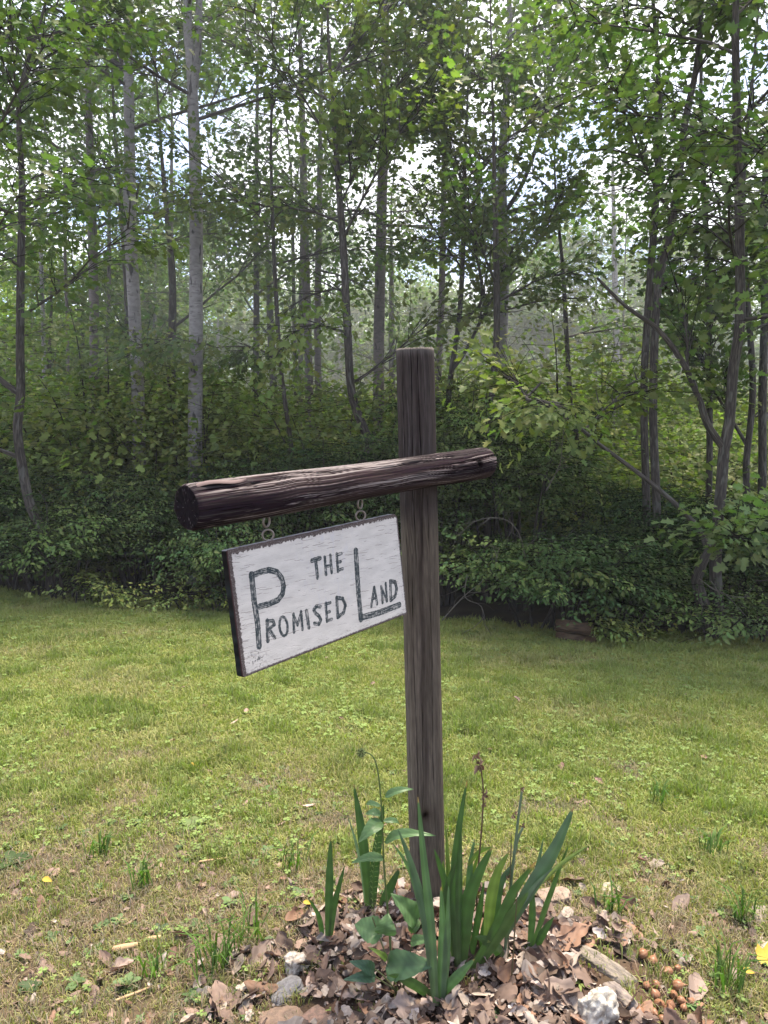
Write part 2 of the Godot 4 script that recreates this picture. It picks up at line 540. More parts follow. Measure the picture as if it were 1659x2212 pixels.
func build_forest() -> void:
	rng.seed = 404
	var deepwoods := "slender trees deep in the woods"
	# --- the tall pale trunks and their darker neighbours, left to right
	tree("small dark tree with a bent trunk and two limbs reaching left", 10.2,
		[[108, 1180], [70, 1090], [48, 1010], [40, 930], [42, 850], [44, 760], [46, 600], [45, 400], [43, 200]], 0.075, 0.03, "dark",
		{"name": "crooked_tree", "tall": 10.0, "from": 3.6, "n": 16, "reach": 1.9, "straight_foot": false,
		"forks": [{"path": [[42, 855], [15, 832], [-40, 780], [-90, 700]], "r0": 0.05, "r1": 0.015, "bark": "dark"}, {"path": [[40, 985], [0, 972], [-60, 955], [-120, 900]], "r0": 0.035, "r1": 0.01, "bark": "dark"}]})
	tree("thin pale pole of a tree far left, behind the small bent dark tree", 21.0, [[102, 969], [97, 830], [92, 694], [90, 500]], 0.07, 0.055, "pale", {"tall": 18.0, "from": 6.0, "n": 22})
	tree("very thin brown trunk between the bent dark tree and the mottled grey trunk", 20.0, [[150, 969], [147, 850], [145, 719], [140, 500]], 0.05, 0.04, "mid", {"tall": 15.0, "from": 5.0, "n": 18})
	tree("mottled grey trunk, first thick one from the left edge", 15.5, [[205, 1040], [202, 700], [197, 450], [192, 200], [190, 60]], 0.115, 0.085, "mid", {"tall": 19.0, "from": 6.5, "n": 18, "reach": 3.0})
	tree("thin grey trunk just right of the mottled grey trunk", 22.0, [[222, 919], [232, 700], [235, 619], [238, 300]], 0.07, 0.05, "mid", {"tall": 17.0, "from": 6.0, "n": 20})
	tree("tall pale trunk leaning left, farther left of the two pale trunks", 13.0,
		[[302, 1010], [292, 760], [284, 500], [279, 250], [276, 0]], 0.125, 0.095, "pale", {"name": "pale_tree", "tall": 21.0, "from": 7.6, "n": 20, "reach": 3.6, "leaf": "mid",
		"forks": [{"path": [[277, 190], [262, 130], [225, 50], [196, -10]], "r0": 0.04, "r1": 0.02, "bark": "dark", "leafy": 0.5}, {"path": [[277, 170], [235, 128], [150, 100], [60, 150], [0, 175]], "r0": 0.045, "r1": 0.012, "bark": "dark", "leafy": 0.7}, {"path": [[283, 470], [292, 440], [300, 395]], "r0": 0.035, "r1": 0.015, "bark": "dark"}]})
	tree("dark slim trunk close behind the leaning pale trunk", 15.0, [[285, 1019], [281, 900], [277, 819], [272, 600]], 0.075, 0.05, "dark", {"tall": 14.0, "from": 5.5, "n": 12})
	tree("dark forked tree low in the woods between the two pale trunks", 14.5, [[352, 999], [347, 959], [362, 915], [370, 870], [370, 794], [371, 600]], 0.11, 0.05, "dark",
		{"tall": 12.0, "from": 4.5, "n": 12, "straight_foot": false, "forks": [{"path": [[347, 960], [333, 935], [322, 905], [310, 840]], "r0": 0.05, "r1": 0.02, "bark": "dark"}]})
	tree("thin straight pole between the two pale trunks", 20.0, [[372, 820], [371, 600], [370, 400], [372, 0]], 0.06, 0.05, "mid", {"tall": 19.0, "from": 7.0, "n": 18})
	tree("tall pale straight trunk dividing in two near the top, above the beam", 12.5,
		[[420, 960], [425, 650], [421, 400], [414, 180], [408, 0]], 0.135, 0.095, "pale", {"name": "pale_tree", "tall": 21.0, "from": 7.4, "n": 20, "reach": 3.6, "leaf": "mid",
		"forks": [{"path": [[417, 200], [428, 100], [430, 0], [434, -120]], "r0": 0.07, "r1": 0.04, "bark": "pale", "leafy": 0.2, "every": 4}]})
	tree("dark straight trunk standing alone above the middle of the beam", 18.0, [[551, 985], [553, 700], [553, 450], [556, 200], [560, 0]], 0.1, 0.06, "dark", {"tall": 18.0, "from": 6.0, "n": 20})
	tree("slim young tree with one long arching branch to the left, above the hanging sign", 12.5,
		[[630, 990], [618, 880], [605, 790], [597, 660], [590, 480], [585, 300]], 0.045, 0.03, "dark", {"name": "slim_tree", "tall": 12.0, "from": 4.5, "n": 12, "reach": 1.8,
		"forks": [{"path": [[602, 784], [580, 765], [550, 752], [500, 748], [440, 755]], "r0": 0.02, "r1": 0.006, "bark": "dark"}]})
	tree("left stem of the pair of grey brown trunks left of the post", 17.0, [[672, 1010], [664, 700], [656, 400], [650, 150], [646, -30]], 0.115, 0.085, "mid", {"tall": 20.0, "from": 6.5, "n": 18})
	tree("right stem of the pair of grey brown trunks left of the post", 17.4, [[690, 1000], [686, 700], [690, 400], [694, 200], [696, 0]], 0.1, 0.07, "mid", {"tall": 18.0, "from": 6.0, "n": 16})
	tree("thin dark trunk just left of the pair of grey brown trunks", 19.0, [[642, 974], [638, 800], [635, 644], [630, 400]], 0.06, 0.045, "dark", {"tall": 15.0, "from": 5.5, "n": 16})
	tree("slender dark tree with an S-bend low in its trunk, left of the post top", 11.5,
		[[783, 1010], [799, 962], [772, 892], [757, 830], [750, 700], [742, 540], [730, 380], [716, 180], [708, 20]], 0.085, 0.04, "dark", {"name": "slender_dark_tree", "tall": 13.0, "from": 3.4, "n": 26, "reach": 2.2, "straight_foot": false, "tint": BRIGHT,
		"forks": [{"path": [[716, 180], [745, 120], [800, 60], [840, 10]], "r0": 0.025, "r1": 0.01}, {"path": [[736, 450], [765, 380], [800, 320]], "r0": 0.02, "r1": 0.006}]})
	tree("thick grey trunk behind the top of the post", 15.0, [[817, 1000], [819, 700], [826, 400], [832, 200], [836, 0]], 0.13, 0.1, "mid", {"tall": 20.0, "from": 6.2, "n": 20})
	tree("grey trunk rising directly right of the post top", 15.5, [[945, 900], [948, 780], [954, 644], [958, 450], [962, 250]], 0.085, 0.06, "mid", {"tall": 16.0, "from": 5.5, "n": 16})
	tree("dark many-stemmed tree spreading upwards right of the post top", 12.5,
		[[968, 890], [975, 800], [992, 690], [1000, 560], [1003, 350], [1010, 225], [1012, 125], [1009, 0]], 0.06, 0.03, "dark", {"name": "slim_tree", "tall": 13.0, "from": 4.2, "n": 18, "reach": 1.6, "tint": BRIGHT,
		"forks": [{"path": [[978, 800], [1005, 760], [1040, 690], [1075, 625], [1140, 555], [1165, 520]], "r0": 0.035, "r1": 0.012}, {"path": [[1000, 700], [1042, 645], [1017, 500], [994, 415], [960, 280], [955, 200]], "r0": 0.03, "r1": 0.012}]})
	tree("tall pale grey trunk right of the post, forked high up", 13.5,
		[[1076, 985], [1080, 850], [1087, 645], [1086, 500], [1085, 350], [1094, 200], [1102, 25]], 0.115, 0.085, "pale", {"name": "pale_tree", "tall": 20.0, "from": 6.6, "n": 16, "reach": 2.0, "leaf": "mid",
		"forks": [{"path": [[1090, 460], [1110, 430], [1144, 360], [1185, 220], [1200, 120]], "r0": 0.045, "r1": 0.015, "bark": "dark"}]})
	tree("dark leaning trunk in front of the pale trunk right of the post", 11.5, [[1047, 1260], [1054, 1100], [1059, 940], [1066, 820], [1074, 700]], 0.06, 0.045, "dark", {"name": "slim_tree", "tall": 9.0, "from": 4.0, "n": 12, "reach": 1.6})
	tree("slim dark wavy trunk between the pale trunk and the dark pair on the right", 13.0, [[1245, 940], [1236, 890], [1229, 850], [1224, 729], [1215, 560], [1200, 420]], 0.05, 0.035, "dark", {"name": "slim_tree", "tall": 9.0, "from": 4.2, "n": 7, "reach": 1.5})
	tree("pale straight trunk far behind the long slanting branch", 21.0, [[1328, 960], [1331, 800], [1329, 620], [1324, 450]], 0.11, 0.085, "pale", {"tall": 16.0, "from": 5.5, "n": 14})
	tree("left trunk of the dark upright pair on the right", 10.6, [[1397, 1300], [1395, 1100], [1393, 860], [1398, 700], [1412, 500], [1422, 350], [1424, 190]], 0.06, 0.045, "dark", {"name": "dark_tree", "tall": 13.0, "from": 4.6, "n": 13, "reach": 1.5})
	tree("right trunk of the dark upright pair, leaning right towards its top", 10.2, [[1416, 1310], [1415, 1100], [1411, 900], [1414, 700], [1428, 590], [1447, 500], [1469, 350], [1484, 250], [1504, 150], [1514, 25]], 0.062, 0.05, "dark", {"name": "dark_tree", "tall": 13.0, "from": 4.0, "n": 17, "reach": 1.7})
	tree("crooked low tree with one long bare limb slanting up left from its elbow", 8.1,
		[[1546, 1400], [1524, 1320], [1502, 1252], [1512, 1215], [1527, 1188], [1524, 1159], [1480, 1110], [1429, 1064], [1354, 1004], [1294, 959], [1229, 904], [1189, 878], [1139, 862]], 0.09, 0.036, "dark",
		{"name": "crooked_tree", "tall": 3.0, "from": 2.3, "to": 2.95, "n": 7, "reach": 0.9, "straight_foot": false, "slanted": true, "tint": BRIGHT})
	tree("forked dark tree growing up beside the crooked elbow tree", 8.3, [[1552, 1390], [1546, 1239], [1550, 1119], [1558, 1029], [1564, 969], [1574, 914], [1584, 794], [1594, 694], [1600, 500]], 0.068, 0.035, "dark",
		{"name": "forked_tree", "tall": 10.0, "from": 3.4, "n": 20, "reach": 2.2, "straight_foot": false,
		"forks": [{"path": [[1562, 965], [1529, 919], [1514, 874], [1489, 809], [1459, 759], [1419, 709], [1350, 660], [1290, 600]], "r0": 0.045, "r1": 0.015, "leafy": 0.3}]})
	tree("dark trunk at the right edge, third from the frame's edge", 12.0, [[1534, 1019], [1534, 920], [1534, 819], [1530, 600]], 0.055, 0.045, "dark", {"name": "dark_tree", "tall": 13.0, "from": 4.4, "n": 16, "reach": 2.0})
	tree("dark trunk near the right edge with a branch slanting up to its left", 11.5, [[1610, 1080], [1613, 1000], [1622, 830], [1612, 600], [1606, 400]], 0.055, 0.04, "dark", {"name": "dark_tree", "tall": 13.0, "from": 4.2, "n": 18, "reach": 2.2,
		"forks": [{"path": [[1611, 970], [1580, 905], [1544, 844], [1500, 740]], "r0": 0.03, "r1": 0.012}]})
	tree("thick dark trunk at the very right edge of the picture", 11.8, [[1646, 1060], [1647, 860], [1650, 659], [1652, 400]], 0.07, 0.055, "dark", {"name": "dark_tree", "tall": 14.0, "from": 4.2, "n": 22, "reach": 2.6})
	tree("young maple leaning in from beyond the right edge, its bright boughs low over the lawn", 7.4, [[1850, 1500], [1840, 1200], [1825, 900], [1800, 500]], 0.07, 0.05, "dark", {"name": "young_maple", "tall": 8.5, "from": 2.4, "n": 22, "reach": 1.7, "tint": Color(0.15, 0.2, 0.075),
		"forks": [{"path": [[1836, 1150], [1740, 1150], [1660, 1185], [1600, 1175]], "r0": 0.014, "r1": 0.004, "every": 5, "leafy": 0.3, "bough": 0.35}, {"path": [[1838, 1230], [1740, 1225], [1680, 1250], [1630, 1255]], "r0": 0.012, "r1": 0.004, "every": 4, "leafy": 0.2, "bough": 0.3}]})
	tree("young maple leaning in from beyond the left edge with layered pale green boughs", 9.2, [[-110, 1250], [-100, 1000], [-80, 700], [-60, 400]], 0.06, 0.05, "dark", {"name": "young_maple", "tall": 9.5, "from": 3.4, "n": 22, "reach": 2.3})
	# --- slender trees in the depth of the woods, which nothing tells apart
	var spots := []
	for i in 38:
		spots.append([-150.0 + 1950.0 * (i + rnd(-0.3, 0.3)) / 37.0, rnd(17.0, 36.0), rnd(0.05, 0.12)])
	for q in spots:
		if absf(q[0] - 1225.0) < 85.0:
			q[1] = maxf(q[1], 27.0)
		var lean := rnd(-14, 14)
		var kind: int = rng.randi() % 3
		tree(beside("%s %s forest tree %s," % ["thin" if q[2] < 0.08 else "stouter", ["pale", "grey", "dark"][kind], "deep in the woods" if q[1] < 27 else "farthest back"], q[0], "behind"), q[1], [[q[0], 940.0], [q[0] + lean, 700.0], [q[0] + lean * 1.6, 450.0]], q[2], q[2] * 0.75, ["pale", "mid", "dark"][kind],
			{"tall": rnd(7.5, 11.0), "from": rnd(1.6, 4.0), "n": 10, "reach": rnd(1.8, 2.8), "group": deepwoods, "tint": GREEN.lerp(BRIGHT, rng.randf())})
	# --- woods too far off to tell trees apart
	var lists := [Many.new(), Many.new(), Many.new()]
	for i in 5200:
		var d := rnd(34.0, 62.0)
		var x := rnd(-0.75, 0.75) * d
		var top := (10.5 + 3.5 * n_ground.get_noise_2d(x * 0.5, 9.0)) * (d / 48.0)
		if x / d > 0.1 and x / d < 0.42:
			top *= 0.8
		var y := ground(x, -d) + top * pow(rng.randf(), 0.95)
		var g := rnd(0.7, 1.35)
		lists[i % 3].put(facing(scatter(), Vector3.UP + scatter(0.4), rnd(1.1, 1.9)), Vector3(x, y, -d), Color(0.15 * g, 0.19 * g, 0.04 * g))
	for k in 3:
		var o := many("distant_woods", lists[k], SPRAY.far[k], M.far_leaf)
		tag(o, ["bright green woods far behind the trunks, one mass of leaves", "yellow green far foliage filling the gaps between trunks", "farthest pale green leaves on the rise beyond the woods"][k], "", "", "stuff")

const MARKS := [[-110, "the left edge"], [60, "the bent dark tree"], [198, "the mottled grey trunk"], [292, "the leaning pale trunk"], [422, "the forked pale trunk"], [552, "the lone dark trunk"], [678, "the grey brown pair"], [770, "the S-bend tree"], [900, "the post"],
	[985, "the many-stemmed tree"], [1082, "the high-forked trunk"], [1238, "the slim wavy trunk"], [1330, "the far pale trunk"], [1405, "the dark upright pair"], [1530, "the crooked elbow tree"], [1640, "the right edge trunks"]]
var said := {}

func beside(start: String, u: float, word: String) -> String:      # says by which landmark a plant stands
	var best: Array = MARKS[0]
	for m in MARKS:
		if absf(m[0] - u) < absf(best[0] - u): best = m
	var off: float = u - best[0]
	var s := "%s %s %s" % [start, (word if absf(off) < 18.0 else ("left of" if off < 0 else "right of")), best[1]]
	if said.has(s):
		s = s.replace(" left of", " well left of").replace(" right of", " well right of").replace(" " + word + " ", " close " + word + " ")
	said[s] = true
	return s

func build_haze() -> void:                                # damp summer air hanging among the crowns, lit by the sun behind them
	var fm := FogMaterial.new()
	fm.density = 0.0105
	fm.albedo = Color(0.97, 0.98, 1.0)
	var fv := FogVolume.new()
	fv.name = "haze"
	fv.shape = RenderingServer.FOG_VOLUME_SHAPE_BOX
	fv.size = Vector3(30, 16, 30)
	fv.position = Vector3(9.5, 10.5, -24.5)
	fv.material = fm
	add_child(fv)
	tag(fv, "pale damp haze hanging among the crowns upper right", "", "", "stuff")

func build_thicket() -> void:
	rng.seed = 77
	# along the lawn's far edge, from the left of the frame to the right
	var zones := [[-120.0, 260.0, "dark leafy shrub in the thicket at the left end of the lawn's far edge", "shrubs at the left end of the lawn's far edge"],
		[260.0, 520.0, "dark leafy shrub in the thicket below the two pale trunks", "shrubs below the two pale trunks"],
		[520.0, 900.0, "dark leafy shrub in the thicket seen behind the sign and beam", "shrubs behind the sign"],
		[900.0, 1330.0, "dark leafy shrub in the thicket between the post and the slanting limb", "shrubs right of the post"],
		[1330.0, 1760.0, "dark leafy shrub in the thicket under the crooked trees at the right", "shrubs at the right end of the lawn's far edge"]]
	for z in zones:
		var u: float = z[0]
		while u < z[1]:
			for row in 3:
				var d := 0.0
				var x := 0.0
				d = lawn_end((u - CU) / F * 8.8) + 0.75 + row * 1.35 + rnd(-0.25, 0.35)
				var uu := u + rnd(-35, 35) + row * 30.0
				x = (uu - CU) / F * d
				var tall := rnd(1.35, 1.9) + row * 0.3
				if uu > 900 and uu < 1330:
					tall *= 1.3
				if uu > 1330:
					tall *= 0.8
				if row == 0:
					tall *= 0.75
				var lush := pow(rng.randf(), 1.5) * 0.9
				tall *= rnd(0.55, 1.5)
				if rng.randf() < [0.55, 0.3, 0.4][row] or (row == 0 and uu > 1425.0 and uu < 1625.0):
					continue
				shrub(beside("%s %s shrub in the thicket's %s row," % ["tall" if tall > 1.8 else "low", "mid green" if lush > 0.3 else "dark green", ["front", "middle", "back"][row]], uu, "below"), Vector3(x, ground(x, -d), -d), rnd(1.5, 2.2), tall, 130 if row == 0 else 230, DEEP.lerp(GREEN, lush), {"group": z[3], "low": [0.6, 0.6, 0.5][row]})
			u += 92.0
	# young trees and bushes under the canopy, further in
	for i in 64:
		var d := rnd(12.4, 23.0)
		var uu := -120.0 + 1900.0 * (i + rnd(-0.4, 0.4)) / 63.0
		var x := (uu - CU) / F * d
		var high := 1.7 + 4.4 * pow(rng.randf(), 1.9)
		var lush := rnd(0, 0.8)
		shrub(beside("%s %s understory bush %s," % ["tall" if high > 3.3 else "low", "bright green" if lush > 0.4 else "mid green", "far back" if d > 17 else "close behind"], uu, "behind"), Vector3(x, ground(x, -d), -d), rnd(2.6, 4.4), high, int(120 + 30 * high), GREEN.lerp(Color(0.17, 0.205, 0.055), lush + 0.25), {"name": "understory_bush", "group": "understory bushes between the trunks", "leaf": "mid", "stems": 6})
	# brighter little plants on the lawn's far edge
	for q in [[205, 1262, 0.42, "upright bright seedling at the lawn edge below the bent dark tree"], [170, 1285, 0.26, "small bright plant left of the tallest seedling at the lawn edge"], [262, 1290, 0.24, "low leafy plant right of the tallest seedling at the lawn edge"],
			[350, 1305, 0.2, "low bright sprig at the lawn edge below the forked pale trunk"], [447, 1300, 0.34, "pale sprig at the lawn edge just left of the hanging sign"], [1375, 1330, 0.5, "leafy sprig at the foot of the dark upright pair"], [1300, 1345, 0.22, "low leafy plant just right of the stacked logs"]]:
		var sx: float = (q[0] - CU) / F * 8.8
		var sd := lawn_end(sx) + 0.12 + 0.1 * sin(q[0])
		sx = (q[0] - CU) / F * sd
		var at := Vector3(sx, ground(sx, -sd), -sd)
		shrub(q[3], at, q[2] * 1.1, q[2] * 1.2, 14, BRIGHT, {"name": "seedling", "stems": 3, "low": 0.4})
	for q in [[480, 1210, 0.9, 1.5, "pale green bush leaning out just left of the board"], [1255, 1200, 1.4, 1.3, "blue green bush with flat sprays right of the post"]]:
		var d := lawn_end((q[0] - CU) / F * 8.4) + 0.35
		var x: float = (q[0] - CU) / F * d
		shrub(q[4], Vector3(x, ground(x, -d), -d), q[2], q[3], 90, Color(0.07, 0.12, 0.045), {"stems": 5, "low": 0.45})
	# bare pale twigs right of the post
	var dry := Color(0.085, 0.075, 0.065)
	var arcs := [["long pale bare branch slanting up from the ground right of the post", [[955, 1340], [1000, 1290], [1042, 1255], [1070, 1215], [1078, 1180]]],
		["drooping pale bare branch arching over beside the post", [[1135, 1205], [1120, 1150], [1085, 1120], [1030, 1125], [985, 1160]]],
		["tangled bare twigs hanging low at the lawn edge right of the post", [[1010, 1240], [1005, 1290], [1040, 1310], [1048, 1350]]],
		["bare branch with upturned tip beside the slim dark wavy trunk", [[1180, 1060], [1210, 1000], [1215, 950], [1225, 900]]],
		["pale bare branch sticking out right of the crooked tree's elbow", [[1510, 1250], [1545, 1275], [1590, 1290], [1620, 1288]]]]
	for a in arcs:
		var pts := PackedVector3Array()
		var d := 7.95 if a[1][0][0] < 1300 else 7.6
		for q in a[1]:
			pts.append(on(q[0], q[1], d))
		var t := thing("bare_branch", a[0], "branch", pts[0])
		for i in pts.size():
			pts[i] -= t.position
		var s := smooth_path(pts, 0.08)
		var mb := Mb.new()
		mb.tube(s, ramp(s.size(), 0.007, 0.0025), 5, dry)
		obj("stem", mb.mesh(), M.twig, t)
		var tw := Mb.new()
		for k in range(2, s.size(), 2):
			var q := s[k]
			var dir := ((s[k] - s[k - 1]).normalized() + scatter(0.9)).normalized()
			var p := PackedVector3Array([q])
			for j in 4:
				dir = (dir + scatter(0.35) + Vector3(0, -0.12, 0)).normalized()
				q += dir * rnd(0.04, 0.11)
				p.append(q)
			tw.tube(p, ramp(5, 0.0045, 0.0015), 3, dry * rnd(0.6, 1.1))
		obj("twigs", tw.mesh(), M.twig, t)
	for q in [[[[1478, 1200], [1556, 1290], [1562, 1340], [1558, 1375], [1566, 1396]], "pale vine hanging down the front of the crooked tree's trunk"], [[[1512, 1280], [1517, 1318], [1510, 1340], [1530, 1350], [1520, 1385]], "thin looping vine left of the crooked tree's foot"]]:
		var pts := PackedVector3Array()
		for a in q[0]:
			pts.append(on(a[0] if a[0] != 1478 else 1535, a[1] if a[0] != 1478 else 1255, 7.9))
		var s := smooth_path(pts, 0.06)
		var mb := Mb.new()
		mb.tube(s, ramp(s.size(), 0.009, 0.006), 5, dry)
		var o := obj("vine", mb.mesh(), M.twig)
		tag(o, q[1], "vine")
	# the two logs left lying at the edge of the woods
	for q in [[1240.0, 1356.0, 74.0, 0.075, "sawn log lying on top of another log at the edge of the woods", 0.0], [1244.0, 1379.0, 82.0, 0.06, "longer sawn log lying in the grass under the other log", -0.02]]:
		var g := hit(1240, 1388)
		var d := -g.z
		var c := on(q[0], q[1], d + q[5])
		var half: float = q[2] * 0.5 * (d + 0.4) / F
		var ax := Vector3(0.9, -0.02, 0.44).normalized() if q[5] == 0.0 else Vector3(0.98, 0.0, 0.2)
		var mb := Mb.new()
		var path := PackedVector3Array()
		var rr := PackedFloat32Array()
		for i in 9:
			path.append(c + ax * half * (i / 4.0 - 1.0))
			rr.append(q[3] * (1.0 + 0.05 * sin(i * 2.1)) * (0.94 if i == 0 or i == 8 else 1.0))
		mb.tube(path, rr, 18, Color(0.9, 0.66, 0.46), 0.0, false, 0.03)
		var t := thing("sawn_log", q[4], "log", c - Vector3(0, q[3], 0))
		var mi := obj("log_body", mb.mesh(), M.bark_dark, t)
		mi.position = -t.position
		for e in [0, 8]:
			var fb := Mb.new()
			var m := fb.p(path[e] + ax * (0.004 if e else -0.004), Color(0.17, 0.115, 0.065))
			for k in 18:
				var b := facing(ax, Vector3.UP, 1.0)
				fb.p(path[e] + ax * (0.003 if e else -0.003) + (b.x * cos(TAU * k / 18.0) + b.y * sin(TAU * k / 18.0)) * rr[e] * 0.98, Color(0.08, 0.055, 0.033))
			for k in 18:
				if e:
					fb.tri(m, 1 + (k + 1) % 18, 1 + k)
				else:
					fb.tri(m, 1 + k, 1 + (k + 1) % 18)
			var fo := obj("sawn_end", fb.mesh(), M.twig, t)
			fo.position = -t.position

# ------------------------------------------------------------------ the sign
const BEAM_CUT := 0.972
const BX := Vector3(0.6491, 0.0419, -0.7595)
const BY := Vector3(-0.1049, 0.9939, -0.0348)
const BZ := Vector3(0.7534, 0.1022, 0.6496)
const BO := Vector3(-0.3269, 1.112, -1.5882)
const BW := 0.611
const BH := 0.30
const STROKES := [[0.0225, "0.100,0.228 0.097,0.442 0.100,0.619 0.094,0.801"], [0.0208, "0.097,0.239 0.148,0.227 0.187,0.228 0.225,0.259 0.247,0.322 0.252,0.388 0.241,0.447 0.214,0.487 0.167,0.496 0.119,0.494"],
	[0.0168, "0.420,0.242 0.467,0.238"], [0.0154, "0.441,0.254 0.440,0.398"], [0.0131, "0.495,0.241 0.491,0.392"], [0.0132, "0.529,0.236 0.525,0.389"], [0.0119, "0.492,0.325 0.528,0.322"],
	[0.0134, "0.568,0.240 0.564,0.394"], [0.0122, "0.567,0.251 0.597,0.246"], [0.0122, "0.565,0.319 0.587,0.316"], [0.0122, "0.564,0.386 0.594,0.383"],
	[0.0253, "0.689,0.256 0.682,0.449 0.676,0.659 0.673,0.885"], [0.0251, "0.674,0.871 0.797,0.887 0.946,0.884"],
	[0.0131, "0.783,0.636 0.750,0.803"], [0.0132, "0.785,0.639 0.791,0.799"], [0.0118, "0.763,0.739 0.789,0.737"],
	[0.0134, "0.832,0.652 0.829,0.805"], [0.0121, "0.832,0.656 0.860,0.805"], [0.0136, "0.865,0.636 0.860,0.805"], [0.0152, "0.899,0.628 0.888,0.808"], [0.0170, "0.899,0.628 0.932,0.652 0.939,0.719 0.921,0.786 0.888,0.810"],
	[0.0149, "0.148,0.623 0.139,0.785"], [0.0128, "0.147,0.628 0.176,0.638 0.181,0.674 0.149,0.697"], [0.0128, "0.152,0.696 0.175,0.780"],
	[0.0106, "0.247,0.723 0.243,0.761 0.235,0.786 0.224,0.791 0.214,0.775 0.207,0.742 0.205,0.701 0.209,0.663 0.217,0.638 0.228,0.633 0.238,0.649 0.245,0.682 0.247,0.723"],
	[0.0121, "0.285,0.640 0.277,0.788"], [0.0110, "0.284,0.645 0.300,0.740"], [0.0111, "0.300,0.740 0.327,0.645"], [0.0123, "0.327,0.640 0.323,0.791"], [0.0150, "0.357,0.649 0.359,0.794"],
	[0.0141, "0.437,0.650 0.415,0.637 0.398,0.659 0.404,0.689 0.423,0.727 0.431,0.765 0.418,0.795 0.393,0.775"],
	[0.0131, "0.470,0.638 0.466,0.794"], [0.0118, "0.470,0.645 0.497,0.645"], [0.0118, "0.468,0.721 0.488,0.721"], [0.0119, "0.466,0.789 0.495,0.792"],
	[0.0147, "0.538,0.619 0.532,0.794"], [0.0150, "0.538,0.621 0.574,0.645 0.586,0.711 0.569,0.773 0.532,0.794"]]

